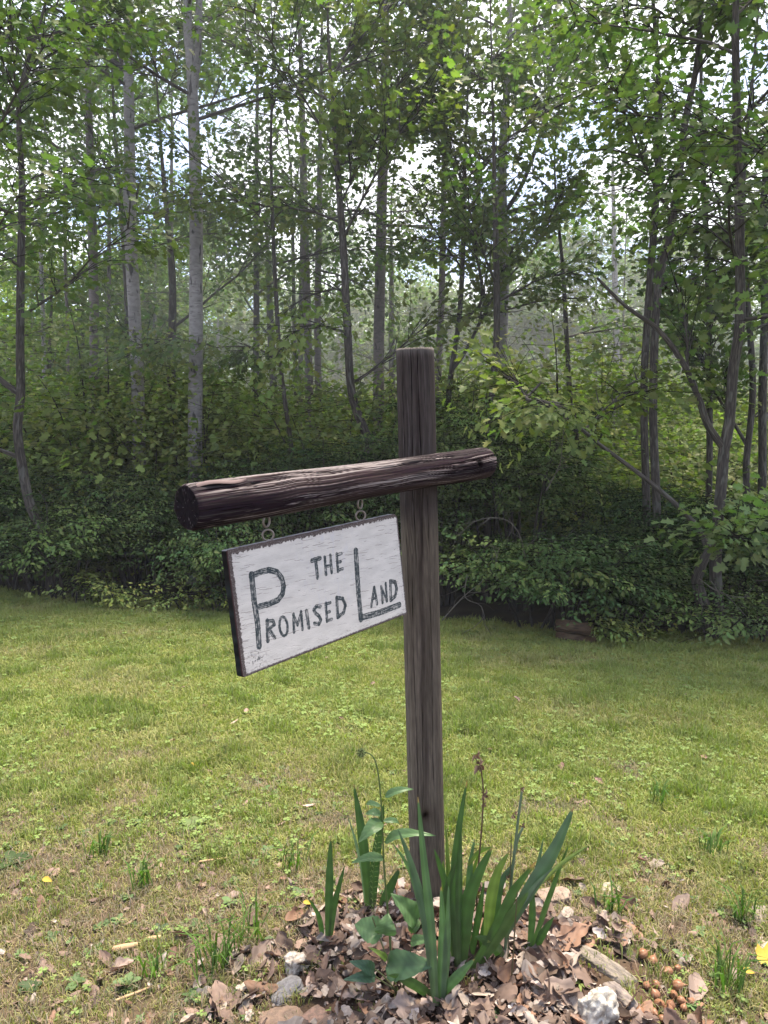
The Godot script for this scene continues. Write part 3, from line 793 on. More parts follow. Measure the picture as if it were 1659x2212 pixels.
func paint_board() -> Array:                           # white paint gone thin, cracked along the grain, lettered by brush
	var w := 1024
	var h := 503
	rng.seed = 12
	var ink := PackedFloat32Array()
	ink.resize(w * h)
	var crack := PackedFloat32Array()
	crack.resize(w * h)
	for s in STROKES:
		var pts := PackedVector2Array()
		for q in s[1].split(" "):
			var xy: PackedStringArray = q.split(",")
			pts.append(Vector2(float(xy[0]) * w, float(xy[1]) * h))
		var r: float = s[0] * w * 0.57
		var so := rnd(0, 900)
		var far := 0.0
		for i in pts.size() - 1:
			var a := pts[i]
			var b := pts[i + 1]
			var dirv := (b - a).normalized()
			var len := a.distance_to(b)
			for y in range(maxi(0, int(minf(a.y, b.y) - r - 3)), mini(h, int(maxf(a.y, b.y) + r + 3))):
				for x in range(maxi(0, int(minf(a.x, b.x) - r - 3)), mini(w, int(maxf(a.x, b.x) + r + 3))):
					var q := Vector2(x, y)
					var k := clampf((q - a).dot(dirv), 0, len)
					var off := q - (a + dirv * k)
					var side := off.length()
					var wob := 1.6 * n_a.get_noise_2d(x * 2.0 + so, y * 2.0)
					var e := smoothstep(r + 1.2 + wob, r - 0.8 + wob, side)
					if e <= 0.0:
						continue
					var acr := (q - a).dot(Vector2(-dirv.y, dirv.x))
					var dry := n_a.get_noise_2d((far + k) * 0.22 + so, acr * 4.5 + so) + 0.5 * n_b.get_noise_2d(x * 1.2 + so, y * 1.2)
					var cover := clampf(0.9 + 1.15 * dry + 0.3 * smoothstep(0.55, 0.95, side / r), 0.2, 1.0)
					var at := y * w + x
					ink[at] = maxf(ink[at], e * cover)
			far += len
	for i in 260:                                       # cracks: short, dark, along the grain, thickest near both ends of the board
		var x := w * (pow(rng.randf(), 2.2) if i % 5 < 3 else 1.0 - pow(rng.randf(), 2.2) * 0.55)
		var y := rnd(14, h - 10)
		var n := int(rnd(12, 78))
		var g := rnd(0.35, 1.0)
		for k in n:
			x += 1.0
			y += 0.06 + 0.55 * n_a.get_noise_2d(x * 1.4, i * 40.0)
			var xi := int(x)
			var yi := int(y)
			if xi < 0 or xi >= w or yi < 1 or yi >= h - 1:
				continue
			var fade := g * minf(1.0, minf(k, n - k) / 8.0)
			crack[yi * w + xi] = maxf(crack[yi * w + xi], fade)
			crack[(yi + 1) * w + xi] = maxf(crack[(yi + 1) * w + xi], fade * (y - yi))
	var d := PackedByteArray()
	d.resize(w * h * 3)
	var hm := PackedByteArray()
	hm.resize(w * h)
	for y in h:
		for x in w:
			var at := y * w + x
			var u := float(x) / w
			var v := float(y) / h
			var dirt := n_b.get_noise_2d(x * 0.16, y * 0.5)
			var gr := n_a.get_noise_2d(x * 0.5, y * 4.0)
			var c := Vector3(0.46, 0.435, 0.412) * (0.96 + 0.13 * dirt + 0.04 * gr)
			var smear := smoothstep(0.16, 0.5, n_b.get_noise_2d(x * 0.9 + 300.0, y * 0.25)) * smoothstep(0.25, 0.5, u) * (1.0 - smoothstep(0.5, 0.8, u)) * (1.0 - smoothstep(0.6, 0.75, v))
			c = c.lerp(Vector3(0.4, 0.39, 0.42), 0.5 * smear)
			var worn := smoothstep(0.42, 0.62, n_a.get_noise_2d(x * 1.1 + 77.0, y * 2.6) + 0.3 * smoothstep(0.1, 0.0, minf(minf(u, 1 - u) * 1.4, (1.0 - v) * 0.7)) - 0.12)
			c = c.lerp(Vector3(0.28, 0.25, 0.245), worn * 0.6)
			var smudge := smoothstep(0.1, 0.45, n_b.get_noise_2d(x * 1.3, y * 1.3 + 50.0)) * exp(-pow((u - 0.075) / 0.045, 2.0) - pow((v - 0.9) / 0.07, 2.0))
			c = c.lerp(Vector3(0.09, 0.09, 0.09), smudge)
			c = c.lerp(Vector3(0.018, 0.028, 0.033), ink[at] * 0.97)
			var edge := 0.006 * n_a.get_noise_2d(x * 1.2, y * 1.2)
			var rim := maxf(maxf(smoothstep(0.021, 0.017, u + edge), smoothstep(0.042, 0.03, v + edge * 2.5 + 0.012 * n_b.get_noise_2d(x * 0.8, 4.0))), maxf(smoothstep(0.985, 0.993, u + edge * 0.5), smoothstep(0.972, 0.985, v + edge)))
			rim *= 1.05 + 0.5 * n_a.get_noise_2d(x * 2.0, y * 2.0 + 70.0)
			c = c.lerp(Vector3(0.034, 0.02, 0.02), 0.92 * clampf(rim, 0, 1))
			c = c.lerp(Vector3(0.05, 0.042, 0.042), crack[at] * 0.85)
			d[at * 3] = int(clampf(pow(c.x, 0.4545), 0, 1) * 255.0)
			d[at * 3 + 1] = int(clampf(pow(c.y, 0.4545), 0, 1) * 255.0)
			d[at * 3 + 2] = int(clampf(pow(c.z, 0.4545), 0, 1) * 255.0)
			hm[at] = int(clampf(150.0 + 40.0 * gr + 20.0 * ink[at] - 140.0 * crack[at] - 30.0 * worn, 0, 255))
	var colour := ImageTexture.create_from_image(Image.create_from_data(w, h, false, Image.FORMAT_RGB8, d))
	var height := ImageTexture.create_from_image(Image.create_from_data(w, h, false, Image.FORMAT_L8, hm))
	return [colour, height]

func ring(c: Vector3, nrm: Vector3, r: float, wire: float, from := 0.0, to := TAU) -> Mb:
	var b := facing(nrm, Vector3.UP, 1.0)
	var p := PackedVector3Array()
	var n := 28
	for i in n + 1:
		var a := from + (to - from) * i / n + PI * 0.5
		p.append(c + (b.x * cos(a) + b.y * sin(a)) * r)
	var mb := Mb.new()
	mb.tube(p, ramp(n + 1, wire, wire), 8)
	return mb

func build_sign() -> void:
	# post and beam: one thing
	var top := on(896.5, 754.0, 2.29)
	var low := on(927.5, 2040.0, 2.29)
	var ax := (top - low).normalized()
	var post := thing("sign_post", "weathered wooden post with a dark log beam fixed across its upper half", "sign post", Vector3(low.x, ground(low.x, low.z), low.z))
	low -= ax * 0.25
	var length := top.distance_to(low)
	var toward := Vector3(-low.x - 0.25, 0, -low.z).normalized()
	var bside := (toward - ax * toward.dot(ax)).normalized()
	var bleft := bside.cross(ax)
	var mb := Mb.new()
	var nA := 400
	var nL := 330
	var crk := [[-0.3, 0.72, 1.0, 0.1], [0.12, 0.7, 1.0, 0.12], [0.62, 0.62, 1.0, 0.08], [0.35, 0.0, 0.72, 0.1], [-0.62, 0.3, 0.8, 0.1], [0.02, 0.1, 0.5, 0.14], [0.85, 0.2, 0.6, 0.07]]
	for i in nL + 1:
		var s := float(i) / nL
		for k in nA:
			var a := TAU * k / nA - PI
			var r := minf(0.0605, 0.0535 / maxf(cos(a + 0.12), 0.01))
			r = minf(r, 0.0535 / maxf(cos(a + 0.12 + PI), 0.01))
			var g3 := Vector3(cos(a), sin(a), 0)
			var warp := 0.3 * n_b.get_noise_2d(s * 75.0, 31.0) + 0.5 * exp(-pow((s - 0.332) * length / 0.06, 2.0)) * (a + 0.05) * exp(-pow((a + 0.05) / 0.5, 2.0))
			var fibre := n_a.get_noise_3d(cos(a + warp) * 230.0, sin(a + warp) * 230.0, s * 110.0)
			var broad := n_b.get_noise_3d(g3.x * 30.0, g3.y * 30.0, s * 95.0)
			r += 0.00025 * fibre + 0.0007 * broad
			var dark := 0.0
			for q in crk:
				if s < q[1] or s > q[2]:
					continue
				var mid: float = q[0] + q[3] * n_b.get_noise_2d(s * 110.0, q[0] * 900.0)
				var open := 0.006 + 0.015 * n_a.get_noise_2d(s * 300.0, q[0] * 500.0)
				open *= smoothstep(q[1], q[1] + 0.06, s) * (1.0 - smoothstep(q[2] - 0.03, q[2] + 0.03, s))
				dark = maxf(dark, smoothstep(open + 0.016, open, absf(a - mid)) * clampf(0.55 + open / 0.02, 0.0, 1.0))
			r -= 0.003 * dark
			r *= 1.0 - 0.035 * smoothstep(0.996, 1.0, s)
			# the knot low on the front
			var kq := Vector2((a + 0.05) * 0.06, (s - 0.332) * length)
			kq.x += 0.25 * kq.y
			var knot := exp(-kq.length_squared() / 0.00018)
			var halo := exp(-kq.length_squared() / 0.0012)
			r -= 0.006 * knot
			var grey := smoothstep(0.45, 0.75, a) * (1.0 - smoothstep(1.5, 2.0, a)) * 0.6 * (1.0 - smoothstep(0.74, 0.8, s))
			var stain := smoothstep(0.25, 0.02, absf(a + 0.18 - 0.06 * sin(s * 40.0))) * smoothstep(0.18, 0.5, s) * 0.75
			var upper := smoothstep(0.74, 0.79, s)
			var c := Vector3(0.083, 0.069, 0.056) * (1.0 + 0.45 * fibre + 0.35 * broad)
			c = c.lerp(Vector3(0.14, 0.122, 0.098) * (1.0 + 0.5 * fibre), clampf(grey + 0.15 * broad, 0, 1))
			c = c.lerp(Vector3(0.034, 0.0285, 0.029) * (1.0 + 0.55 * fibre), upper * 0.8)
			c = c.lerp(Vector3(0.024, 0.018, 0.017), stain * clampf(0.8 + broad, 0, 1))
			c = c.lerp(Vector3(0.085, 0.078, 0.074), 0.6 * smoothstep(0.33, 0.5, fibre) * upper)
			c = c.lerp(Vector3(0.035, 0.024, 0.018), halo * 0.6)
			c *= 0.88 + 0.3 * n_a.get_noise_3d(g3.x * 120.0, g3.y * 120.0, s * 700.0)
			c *= 1.0 - 0.85 * maxf(dark, knot)
			c = c.lerp(Vector3(0.14, 0.13, 0.12), smoothstep(0.986, 1.0, s + 0.006 * fibre) * 0.4)
			var at := low + ax * s * length + (bside * cos(a) + bleft * sin(a)) * r
			if i == nL:
				at += ax * 0.003 * fibre
			mb.p(at - post.position, Color(c.x, c.y, c.z))
	for i in nL:
		for k in nA:
			var a0 := i * nA + k
			var a1 := i * nA + (k + 1) % nA
			mb.quad(a0, a1, a1 + nA, a0 + nA)
	var tm := mb.p(top - ax * 0.002 - post.position, Color(0.07, 0.06, 0.058))
	for k in nA:
		mb.tri(nL * nA + k, nL * nA + (k + 1) % nA, tm)
	obj("post", mb.mesh(), M.wood, post)

	# beam
	var e0 := Vector3(-0.4357, 1.5131, -1.5589)
	var e1 := Vector3(0.3615, 1.5652, -2.428)
	var bax := (e1 - e0).normalized()
	var bl := e0.distance_to(e1) * BEAM_CUT
	var fr := Vector3(-bax.z, 0, bax.x).normalized() * -1.0
	if fr.z < 0: fr = -fr
	var upv := bax.cross(fr)
	if upv.y < 0: upv = -upv
	mb = Mb.new()
	nA = 280
	nL = 340
	for i in nL + 1:
		var s := float(i) / nL
		for k in nA:
			var a := TAU * k / nA - PI                      # 0 faces the camera, + is up
			var g3 := Vector3(cos(a), sin(a), 0)
			var warp := 0.25 * n_b.get_noise_2d(s * 60.0, 5.0)
			var h3 := Vector3(cos(a + warp), sin(a + warp), 0)
			var fibre := n_a.get_noise_3d(h3.x * 240.0, h3.y * 240.0, s * 34.0)
			var rib := n_a.get_noise_3d(h3.x * 105.0 + 200.0, h3.y * 105.0, s * 17.0)
			var broad := n_b.get_noise_3d(g3.x * 18.0, g3.y * 18.0, s * 34.0 + 70.0)
			var crack := smoothstep(0.075, 0.0, absf(rib)) * smoothstep(-0.2, 0.15, broad + 0.1)
			var r := 0.0505 + 0.0011 * fibre + 0.0018 * broad - 0.004 * crack
			r += 0.002 * sin(s * 7.0 + 1.0)
			r -= 0.0025 * smoothstep(0.985, 1.0, s) + 0.003 * smoothstep(0.008, 0.0, s)
			var kq := Vector2((a - 0.12) * 0.05, (s - 0.91) * bl)
			var kr := kq.length()
			var knot := exp(-kr * kr / 0.00012)
			r += 0.004 * exp(-kr * kr / 0.001) - 0.007 * knot
			var silver := smoothstep(0.06, 0.3, fibre + 0.5 * broad + 0.15 * sin(a) - 0.06)
			var soot := smoothstep(-0.02, 0.2, n_b.get_noise_3d(g3.x * 26.0 + 40.0, g3.y * 26.0, s * 42.0) + 0.12 * cos(a - 0.2))
			var c := Vector3(0.033, 0.0235, 0.025) * (1.0 + 0.9 * fibre)
			c = c.lerp(Vector3(0.185, 0.163, 0.16), silver * 0.8)
			c = c.lerp(Vector3(0.013, 0.0095, 0.011), soot * 0.85)
			c = c.lerp(Vector3(0.24, 0.2, 0.2), 0.75 * smoothstep(0.38, 0.6, n_a.get_noise_3d(g3.x * 160.0, g3.y * 160.0, s * 170.0)) * smoothstep(0.1, 0.4, broad + 0.2))
			c *= 1.0 - 0.88 * clampf(crack + knot, 0, 1)
			var ring_k := 0.5 + 0.5 * sin(kr * 900.0)
			c = c.lerp(c * ring_k, exp(-kr * kr / 0.0008) * 0.7)
			var at := e0 + bax * (s * bl) + (fr * cos(a) + upv * sin(a)) * r
			if i == 0 or i == nL:
				at += bax * 0.004 * n_a.get_noise_3d(g3.x * 30.0, g3.y * 30.0, 7.0)
			mb.p(at - post.position, Color(c.x, c.y, c.z))
	var flip := (bax.dot(fr.cross(upv)) > 0)
	for i in nL:
		for k in nA:
			var a0 := i * nA + k
			var a1 := i * nA + (k + 1) % nA
			if flip:
				mb.quad(a0, a1, a1 + nA, a0 + nA)
			else:
				mb.quad(a0, a0 + nA, a1 + nA, a1)
	for e in [0, nL]:                                   # end grain, sunk towards the middle, with radial splits
		var prev := PackedInt32Array()
		for j in 12:
			var f := 1.0 - (j + 0.6) / 12.0
			var cur := PackedInt32Array()
			for k in nA:
				var a := TAU * k / nA
				var split := smoothstep(0.09, 0.0, absf(n_a.get_noise_2d(cos(a) * 25.0 + e, sin(a) * 25.0))) * smoothstep(0.1, 0.5, f)
				var rings := 0.5 + 0.5 * sin(f * 95.0 + 2.0 * n_b.get_noise_2d(cos(a) * 30.0, sin(a) * 30.0))
				var tone := (0.008 + 0.004 * rings) * (1.0 - 0.3 * split)
				if n_a.get_noise_2d(cos(a) * 200.0 * f, sin(a) * 200.0 * f + e) > 0.55:
					tone = 0.12
				var edge := mb.v[e * nA + k] + post.position
				var cen: Vector3 = e0 + bax * (bl * e / nL)
				var at: Vector3 = cen.lerp(edge, f) + bax * ((0.001 + 0.001 * split) * (1.0 if e == 0 else -1.0))
				cur.append(mb.p(at - post.position, Color(tone * 1.05, tone * 0.92, tone)))
			var pr := prev
			if j == 0:
				for k in nA:
					pr.append(e * nA + k)
			for k in nA:
				var k1 := (k + 1) % nA
				if (e == 0) == flip:
					mb.quad(pr[k], cur[k], cur[k1], pr[k1])
				else:
					mb.quad(pr[k], pr[k1], cur[k1], cur[k])
			prev = cur
		var cm := mb.p(e0 + bax * (bl * e / nL) - post.position, Color(0.015, 0.013, 0.014))
		for k in nA:
			if (e == 0) == flip:
				mb.tri(prev[k], cm, prev[(k + 1) % nA])
			else:
				mb.tri(prev[k], prev[(k + 1) % nA], cm)
	var beam := obj("beam", mb.mesh(), M.wood, post)
	# a splinter lifting off the top of the beam near its cut end
	var sp := Mb.new()
	var sn := 10
	for i in sn + 1:
		var f := float(i) / sn
		var w := 0.014 * sin(PI * clampf(f * 0.85 + 0.15, 0, 1))
		var c0 := e0 + bax * (0.015 + 0.13 * f) + upv * (0.0475 + 0.007 * sin(f * 5.0) * (1.0 - f)) + fr * (0.02 + 0.008 * f)
		sp.p(c0 - fr * w - post.position, Color(0.06, 0.045, 0.045)); sp.p(c0 + upv * 0.004 - post.position, Color(0.13, 0.1, 0.1)); sp.p(c0 + fr * w - upv * 0.003 - post.position, Color(0.05, 0.036, 0.036))
		if i:
			for k in 2:
				sp.quad(i * 3 + k, i * 3 + k + 1, i * 3 + k - 2, i * 3 + k - 3)
	obj("splinter", sp.mesh(), M.wood, beam)

	# board hung below the beam
	var bt := 0.021
	var tex := paint_board()
	var face_m := plain("painted board", Color.WHITE, 0.85, false)
	face_m.metallic_specular = 0.15
	face_m.albedo_texture = tex[0]
	face_m.texture_repeat = false
	face_m.heightmap_enabled = true
	face_m.heightmap_texture = tex[1]
	face_m.heightmap_scale = 0.12
	var sign := thing("hanging_sign", "white painted wooden board hanging from the beam, lettered THE PROMISED LAND in dark brush strokes", "sign", BO)
	var bb := Basis(BX, BY, BZ)
	sign.basis = bb
	var outline := PackedVector2Array()
	rng.seed = 5
	for q in [[0.0, 0.0, 0.006], [BW, 0.0, 0.004], [BW, BH, 0.016], [0.0, BH, 0.005]]:
		var cx: float = q[0]
		var cy: float = q[1]
		var r: float = q[2]
		var s0 := -PI / 2 if cx > 0.1 and cy < 0.1 else (0.0 if cx > 0.1 else (PI / 2 if cy > 0.1 else PI))
		for i in 5:
			var a := s0 + PI / 2 * i / 4.0
			outline.append(Vector2(cx + (r if cx < 0.1 else -r) + r * cos(a), cy + (r if cy < 0.1 else -r) + r * sin(a)))
	var full := PackedVector2Array()
	for i in outline.size():
		var a := outline[i]
		var b := outline[(i + 1) % outline.size()]
		var n := maxi(1, int(a.distance_to(b) / 0.012))
		for k in n:
			var q := a.lerp(b, float(k) / n)
			full.append(q + Vector2(1, 1) * 0.0007 * n_a.get_noise_2d(q.x * 900.0, q.y * 900.0))
	var fm := Mb.new()
	var sm := Mb.new()
	var cen := Vector2(BW / 2, BH / 2)
	var bev := 0.0018
	var ids := PackedInt32Array()
	for q in full:
		var inn := q + (cen - q).normalized() * bev
		ids.append(fm.p(Vector3(inn.x, inn.y, 0), Color.WHITE, Vector2(inn.x / BW, 1.0 - inn.y / BH)))
	var tri := Geometry2D.triangulate_polygon(full)
	for i in range(0, tri.size(), 3):
		var a := full[tri[i]]; var b := full[tri[i + 1]]; var c := full[tri[i + 2]]
		if (b - a).cross(c - a) > 0:
			fm.tri(ids[tri[i]], ids[tri[i + 2]], ids[tri[i + 1]])
		else:
			fm.tri(ids[tri[i]], ids[tri[i + 1]], ids[tri[i + 2]])
	obj("painted_face", fm.mesh(), face_m, sign)
	var n := full.size()
	for i in n:
		var q := full[i]
		var inn := q + (cen - q).normalized() * bev
		var edge_c := Color(0.018, 0.02, 0.02)              # left end: black; top: bare grey; else dark red
		if q.y > BH - 0.002: edge_c = Color(0.26, 0.25, 0.25)
		elif q.x > 0.01: edge_c = Color(0.05, 0.022, 0.022)
		edge_c = edge_c * (0.8 + 0.6 * n_a.get_noise_2d(q.x * 1500.0, q.y * 1500.0 + 9.0))
		var lip := Color(0.05, 0.024, 0.024)
		sm.p(Vector3(inn.x, inn.y, -0.0001), lip)
		sm.p(Vector3(q.x, q.y, -bev), lip.lerp(edge_c, 0.4))
		sm.p(Vector3(q.x, q.y, -bev - 0.002), edge_c)
		sm.p(Vector3(q.x, q.y, -bt), edge_c)
	for i in n:
		var j := (i + 1) % n
		for k in 3:
			sm.quad(i * 4 + k, j * 4 + k, j * 4 + k + 1, i * 4 + k + 1)
	var back := PackedInt32Array()
	for q in full:
		back.append(sm.p(Vector3(q.x, q.y, -bt), Color(0.12, 0.1, 0.09)))
	for i in range(0, tri.size(), 3):
		var a := full[tri[i]]; var b := full[tri[i + 1]]; var c := full[tri[i + 2]]
		if (b - a).cross(c - a) > 0:
			sm.tri(back[tri[i]], back[tri[i + 1]], back[tri[i + 2]])
		else:
			sm.tri(back[tri[i]], back[tri[i + 2]], back[tri[i + 1]])
	obj("board", sm.mesh(), M.wood, sign)
	for u in [0.215, 0.76]:
		var foot := Vector3(u * BW, BH, -bt * 0.5)
		var wfoot := BO + bb * foot
		var kk := (wfoot - e0).dot(bax)
		var under := e0 + bax * kk - Vector3(0, 0.047, 0)
		under += (Vector3(wfoot.x, under.y, wfoot.z) - under) * 0.6
		var lc := wfoot + Vector3(0, 0.0135, 0)
		var uc := Vector3(lerpf(under.x, lc.x, 0.4), maxf(under.y - 0.014, lc.y + 0.019), lerpf(under.z, lc.z, 0.4))
		var r1 := ring(bb.inverse() * (lc - BO), bb.inverse() * Vector3(0.35, 0.0, 0.94), 0.0135, 0.0027)
		r1.tube(PackedVector3Array([foot - Vector3(0, 0.01, 0), foot + Vector3(0, 0.004, 0)]), PackedFloat32Array([0.0023, 0.0023]), 8)
		obj("screw_eye", r1.mesh(), M.iron, sign)
		var r2 := ring(uc - post.position, Vector3(0.9, 0.0, 0.42), 0.0135, 0.0028, 0.0, TAU * 0.86)
		r2.tube(PackedVector3Array([uc + Vector3(0, 0.0115, 0) - post.position, Vector3(uc.x, under.y + 0.03, uc.z) - post.position]), PackedFloat32Array([0.0024, 0.0026]), 8)
		obj("screw_eye", r2.mesh(), M.iron, beam)

# ------------------------------------------------------------------ the lawn
func tuft(blades: int, tall: float, wide: float, spread: float, lie: float, sd: int) -> ArrayMesh:
	rng.seed = sd
	var mb := Mb.new()
	for i in blades:
		var az := rnd(0, TAU)
		var base := Vector3(cos(az), 0, sin(az)) * rnd(0, spread)
		var dir := Vector3(rnd(-1, 1), 0, rnd(-1, 1)).normalized()
		var h := tall * rnd(0.5, 1.15)
		var over := h * rnd(0.1, 1.0) * lie
		var side := Vector3(dir.z, 0, -dir.x) * wide * rnd(0.6, 1.2)
		if rng.randf() < 0.5:
			side = (side + dir * wide * rnd(-0.8, 0.8))
		var g := rnd(0.7, 1.25)
		var c := Color(g * rnd(0.85, 1.3), g, g * rnd(0.8, 1.2))
		var m := base + dir * over * 0.4 + Vector3(0, h * 0.6, 0)
		var e := base + dir * over + Vector3(0, h * (1.0 - 0.35 * lie), 0)
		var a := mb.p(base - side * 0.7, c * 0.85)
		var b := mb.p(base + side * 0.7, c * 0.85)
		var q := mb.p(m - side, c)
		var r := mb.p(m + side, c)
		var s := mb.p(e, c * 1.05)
		mb.quad(a, q, r, b)
		mb.tri(q, s, r)
	return mb.mesh()

func clover(n: int, sd: int) -> ArrayMesh:
	rng.seed = sd
	var mb := Mb.new()
	for i in n:
		var at := Vector3(rnd(-0.05, 0.05), rnd(0.012, 0.035), rnd(-0.05, 0.05))
		var up := (Vector3.UP + scatter(0.35)).normalized()
		var a0 := rnd(0, TAU)
		var g := rnd(0.75, 1.25)
		for k in 3:
			var a := a0 + TAU * k / 3.0
			leaf_into(mb, at, facing(Vector3(cos(a), 0.05, sin(a)), up, rnd(0.011, 0.017)), [[0.0, 0.0], [0.42, 0.55], [0.3, 0.95], [0.0, 0.9]], Color(g, g, g), 0.1, 0.15)
	return mb.mesh()

func rosette(n: int, size: float, shape: Array, sd: int, lift: float) -> ArrayMesh:
	rng.seed = sd
	var mb := Mb.new()
	for i in n:
		var a := TAU * i / n + rnd(-0.3, 0.3)
		var g := rnd(0.8, 1.2)
		leaf_into(mb, Vector3(0, 0.008, 0), facing(Vector3(cos(a), rnd(0.15, 0.7) * lift, sin(a)), Vector3.UP + scatter(0.2), size * rnd(0.65, 1.1)), shape, Color(g, g, g), rnd(0.2, 0.5), rnd(0.1, 0.3))
	return mb.mesh()

func build_lawn() -> void:
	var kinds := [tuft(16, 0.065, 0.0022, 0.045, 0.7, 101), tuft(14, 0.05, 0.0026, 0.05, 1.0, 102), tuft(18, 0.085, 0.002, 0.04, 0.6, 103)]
	var lists := [Many.new(), Many.new(), Many.new()]
	var straw := Many.new()
	var clov := Many.new()
	rng.seed = 900
	for band in [[1.35, 2.6, 2600, 0.72], [2.6, 4.0, 2000, 0.85], [4.0, 6.2, 1300, 1.05], [6.2, 9.0, 700, 1.35], [9.0, 12.3, 330, 1.7]]:
		var half: float = band[1] * 0.9 + 0.6
		var n := int(band[2] * (band[1] - band[0]) * half * 2.0)
		for i in n:
			var d := rnd(band[0], band[1])
			var x := rnd(-half, half)
			if absf(x) > d * 0.6 + 0.15 and (rng.randf() < 0.35 or absf(x) > d * 0.85 + 0.6):
				continue
			var z := -d
			var away := d - lawn_end(x)
			if away > 0.5 + 0.5 * rng.randf():
				continue
			var bed := litter(x, z)
			var pn := n_patch.get_noise_2d(x * 0.9, z * 0.9)
			var p2 := n_patch.get_noise_2d(x * 2.7 + 40.0, z * 2.7)
			var thin := clampf(1.0 - smoothstep(1.9, 3.7, d + 0.75 * x * (1.0 if x > 0.0 else 0.35) + 0.9 * p2), 0, 1)
			var keep := (1.0 - 0.5 * thin) * (1.0 - bed * 0.9) * smoothstep(-0.62, -0.2, p2 + 0.25 * smoothstep(3.0, 5.0, d))
			if rng.randf() > keep:
				if rng.randf() < 0.5 * (1.0 - bed) and d < 5.0:
					var gs := rnd(0.7, 1.2)
					straw.put(Basis.from_euler(Vector3(0, rnd(0, TAU), 0)).scaled(Vector3(1, 1, 1) * rnd(0.7, 1.2)), Vector3(x, ground(x, z) - 0.004, z), Color(0.24 * gs, 0.19 * gs, 0.13 * gs))
				continue
			var y := ground(x, z)
			var col := Color(0.25, 0.27, 0.082).lerp(Color(0.17, 0.225, 0.066), 0.6 * smoothstep(-0.1, 0.45, p2 + rnd(-0.3, 0.3)))
			col = col.lerp(Color(0.31, 0.27, 0.14), clampf(0.5 * thin * rng.randf() + 0.5 * smoothstep(0.1, 0.5, pn + rnd(-0.2, 0.2)) , 0, 0.7))
			var g := rnd(0.75, 1.2)
			var s: float = band[3] * rnd(0.7, 1.25) * (1.0 - 0.2 * thin)
			var tall: float = s * (0.8 + 0.5 * smoothstep(0.1, 0.5, p2)) / (1.0 + 0.35 * (band[3] - 0.75))
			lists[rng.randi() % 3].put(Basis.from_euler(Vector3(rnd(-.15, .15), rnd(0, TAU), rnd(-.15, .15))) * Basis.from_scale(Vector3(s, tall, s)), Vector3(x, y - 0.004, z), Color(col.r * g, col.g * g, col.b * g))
			if rng.randf() < 0.03 + 0.09 * smoothstep(0.0, 0.4, -pn):
				var gc := rnd(0.8, 1.25)
				clov.put(Basis.from_euler(Vector3(0, rnd(0, TAU), 0)).scaled(Vector3(1, 1, 1) * band[3] * rnd(0.8, 1.3)), Vector3(x + rnd(-.05, .05), y, z + rnd(-.05, .05)), Color(0.15 * gc, 0.21 * gc, 0.06 * gc))
	var labels := ["short mown grass covering the lawn", "low flattened grass in the lawn", "longer grass blades standing in the lawn"]
	for k in 3:
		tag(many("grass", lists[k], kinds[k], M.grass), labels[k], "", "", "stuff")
	tag(many("straw", straw, tuft(12, 0.055, 0.0012, 0.075, 1.7, 104), M.grass), "dry straw and dead grass lying on bare ground", "", "", "stuff")
	tag(many("clover_cover", clov, clover(6, 105), M.grass), "small clover leaves spread through the lawn", "", "", "stuff")
	var low := Many.new()
	var scraps := Many.new()
	rng.seed = 930
	for i in 1700:
		var d := 1.45 + 4.6 * pow(rng.randf(), 1.3)
		var x := rnd(-0.6, 0.6) * d
		if litter(x, -d) > 0.5: continue
		var g := rnd(0.6, 1.2)
		if i % 3 == 0:
			low.put(Basis.from_euler(Vector3(rnd(-.2, .2), rnd(0, TAU), rnd(-.2, .2))).scaled(Vector3.ONE * rnd(0.35, 0.95)), Vector3(x, ground(x, -d) + 0.004, -d), Color(0.1 * g, 0.16 * g, 0.06 * g))
		elif d < 3.6:
			scraps.put(Basis.from_euler(Vector3(rnd(-.5, .5), rnd(0, TAU), rnd(-.5, .5))).scaled(Vector3.ONE * rnd(0.015, 0.05)), Vector3(x, ground(x, -d) + 0.012, -d), Color(0.2, 0.135, 0.11) * g)
	tag(many("low_weeds", low, rosette(6, 0.04, [[0.0, 0.0], [0.2, 0.18], [0.3, 0.5], [0.2, 0.82], [0.0, 1.0]], 770, 0.8), M.grass), "tiny round-leaved weeds scattered through the thin grass", "", "", "stuff")
	tag(many("leaf_scraps", scraps, dead_leaf_mesh(771), M.dead), "scraps of dead leaf strewn over the thin grass", "", "", "stuff")
	# single weeds and clumps
	var wide := [[0.0, 0.0], [0.2, 0.18], [0.3, 0.5], [0.2, 0.82], [0.0, 1.0]]
	var lance := [[0.0, 0.0], [0.1, 0.2], [0.15, 0.45], [0.08, 0.8], [0.0, 1.0]]
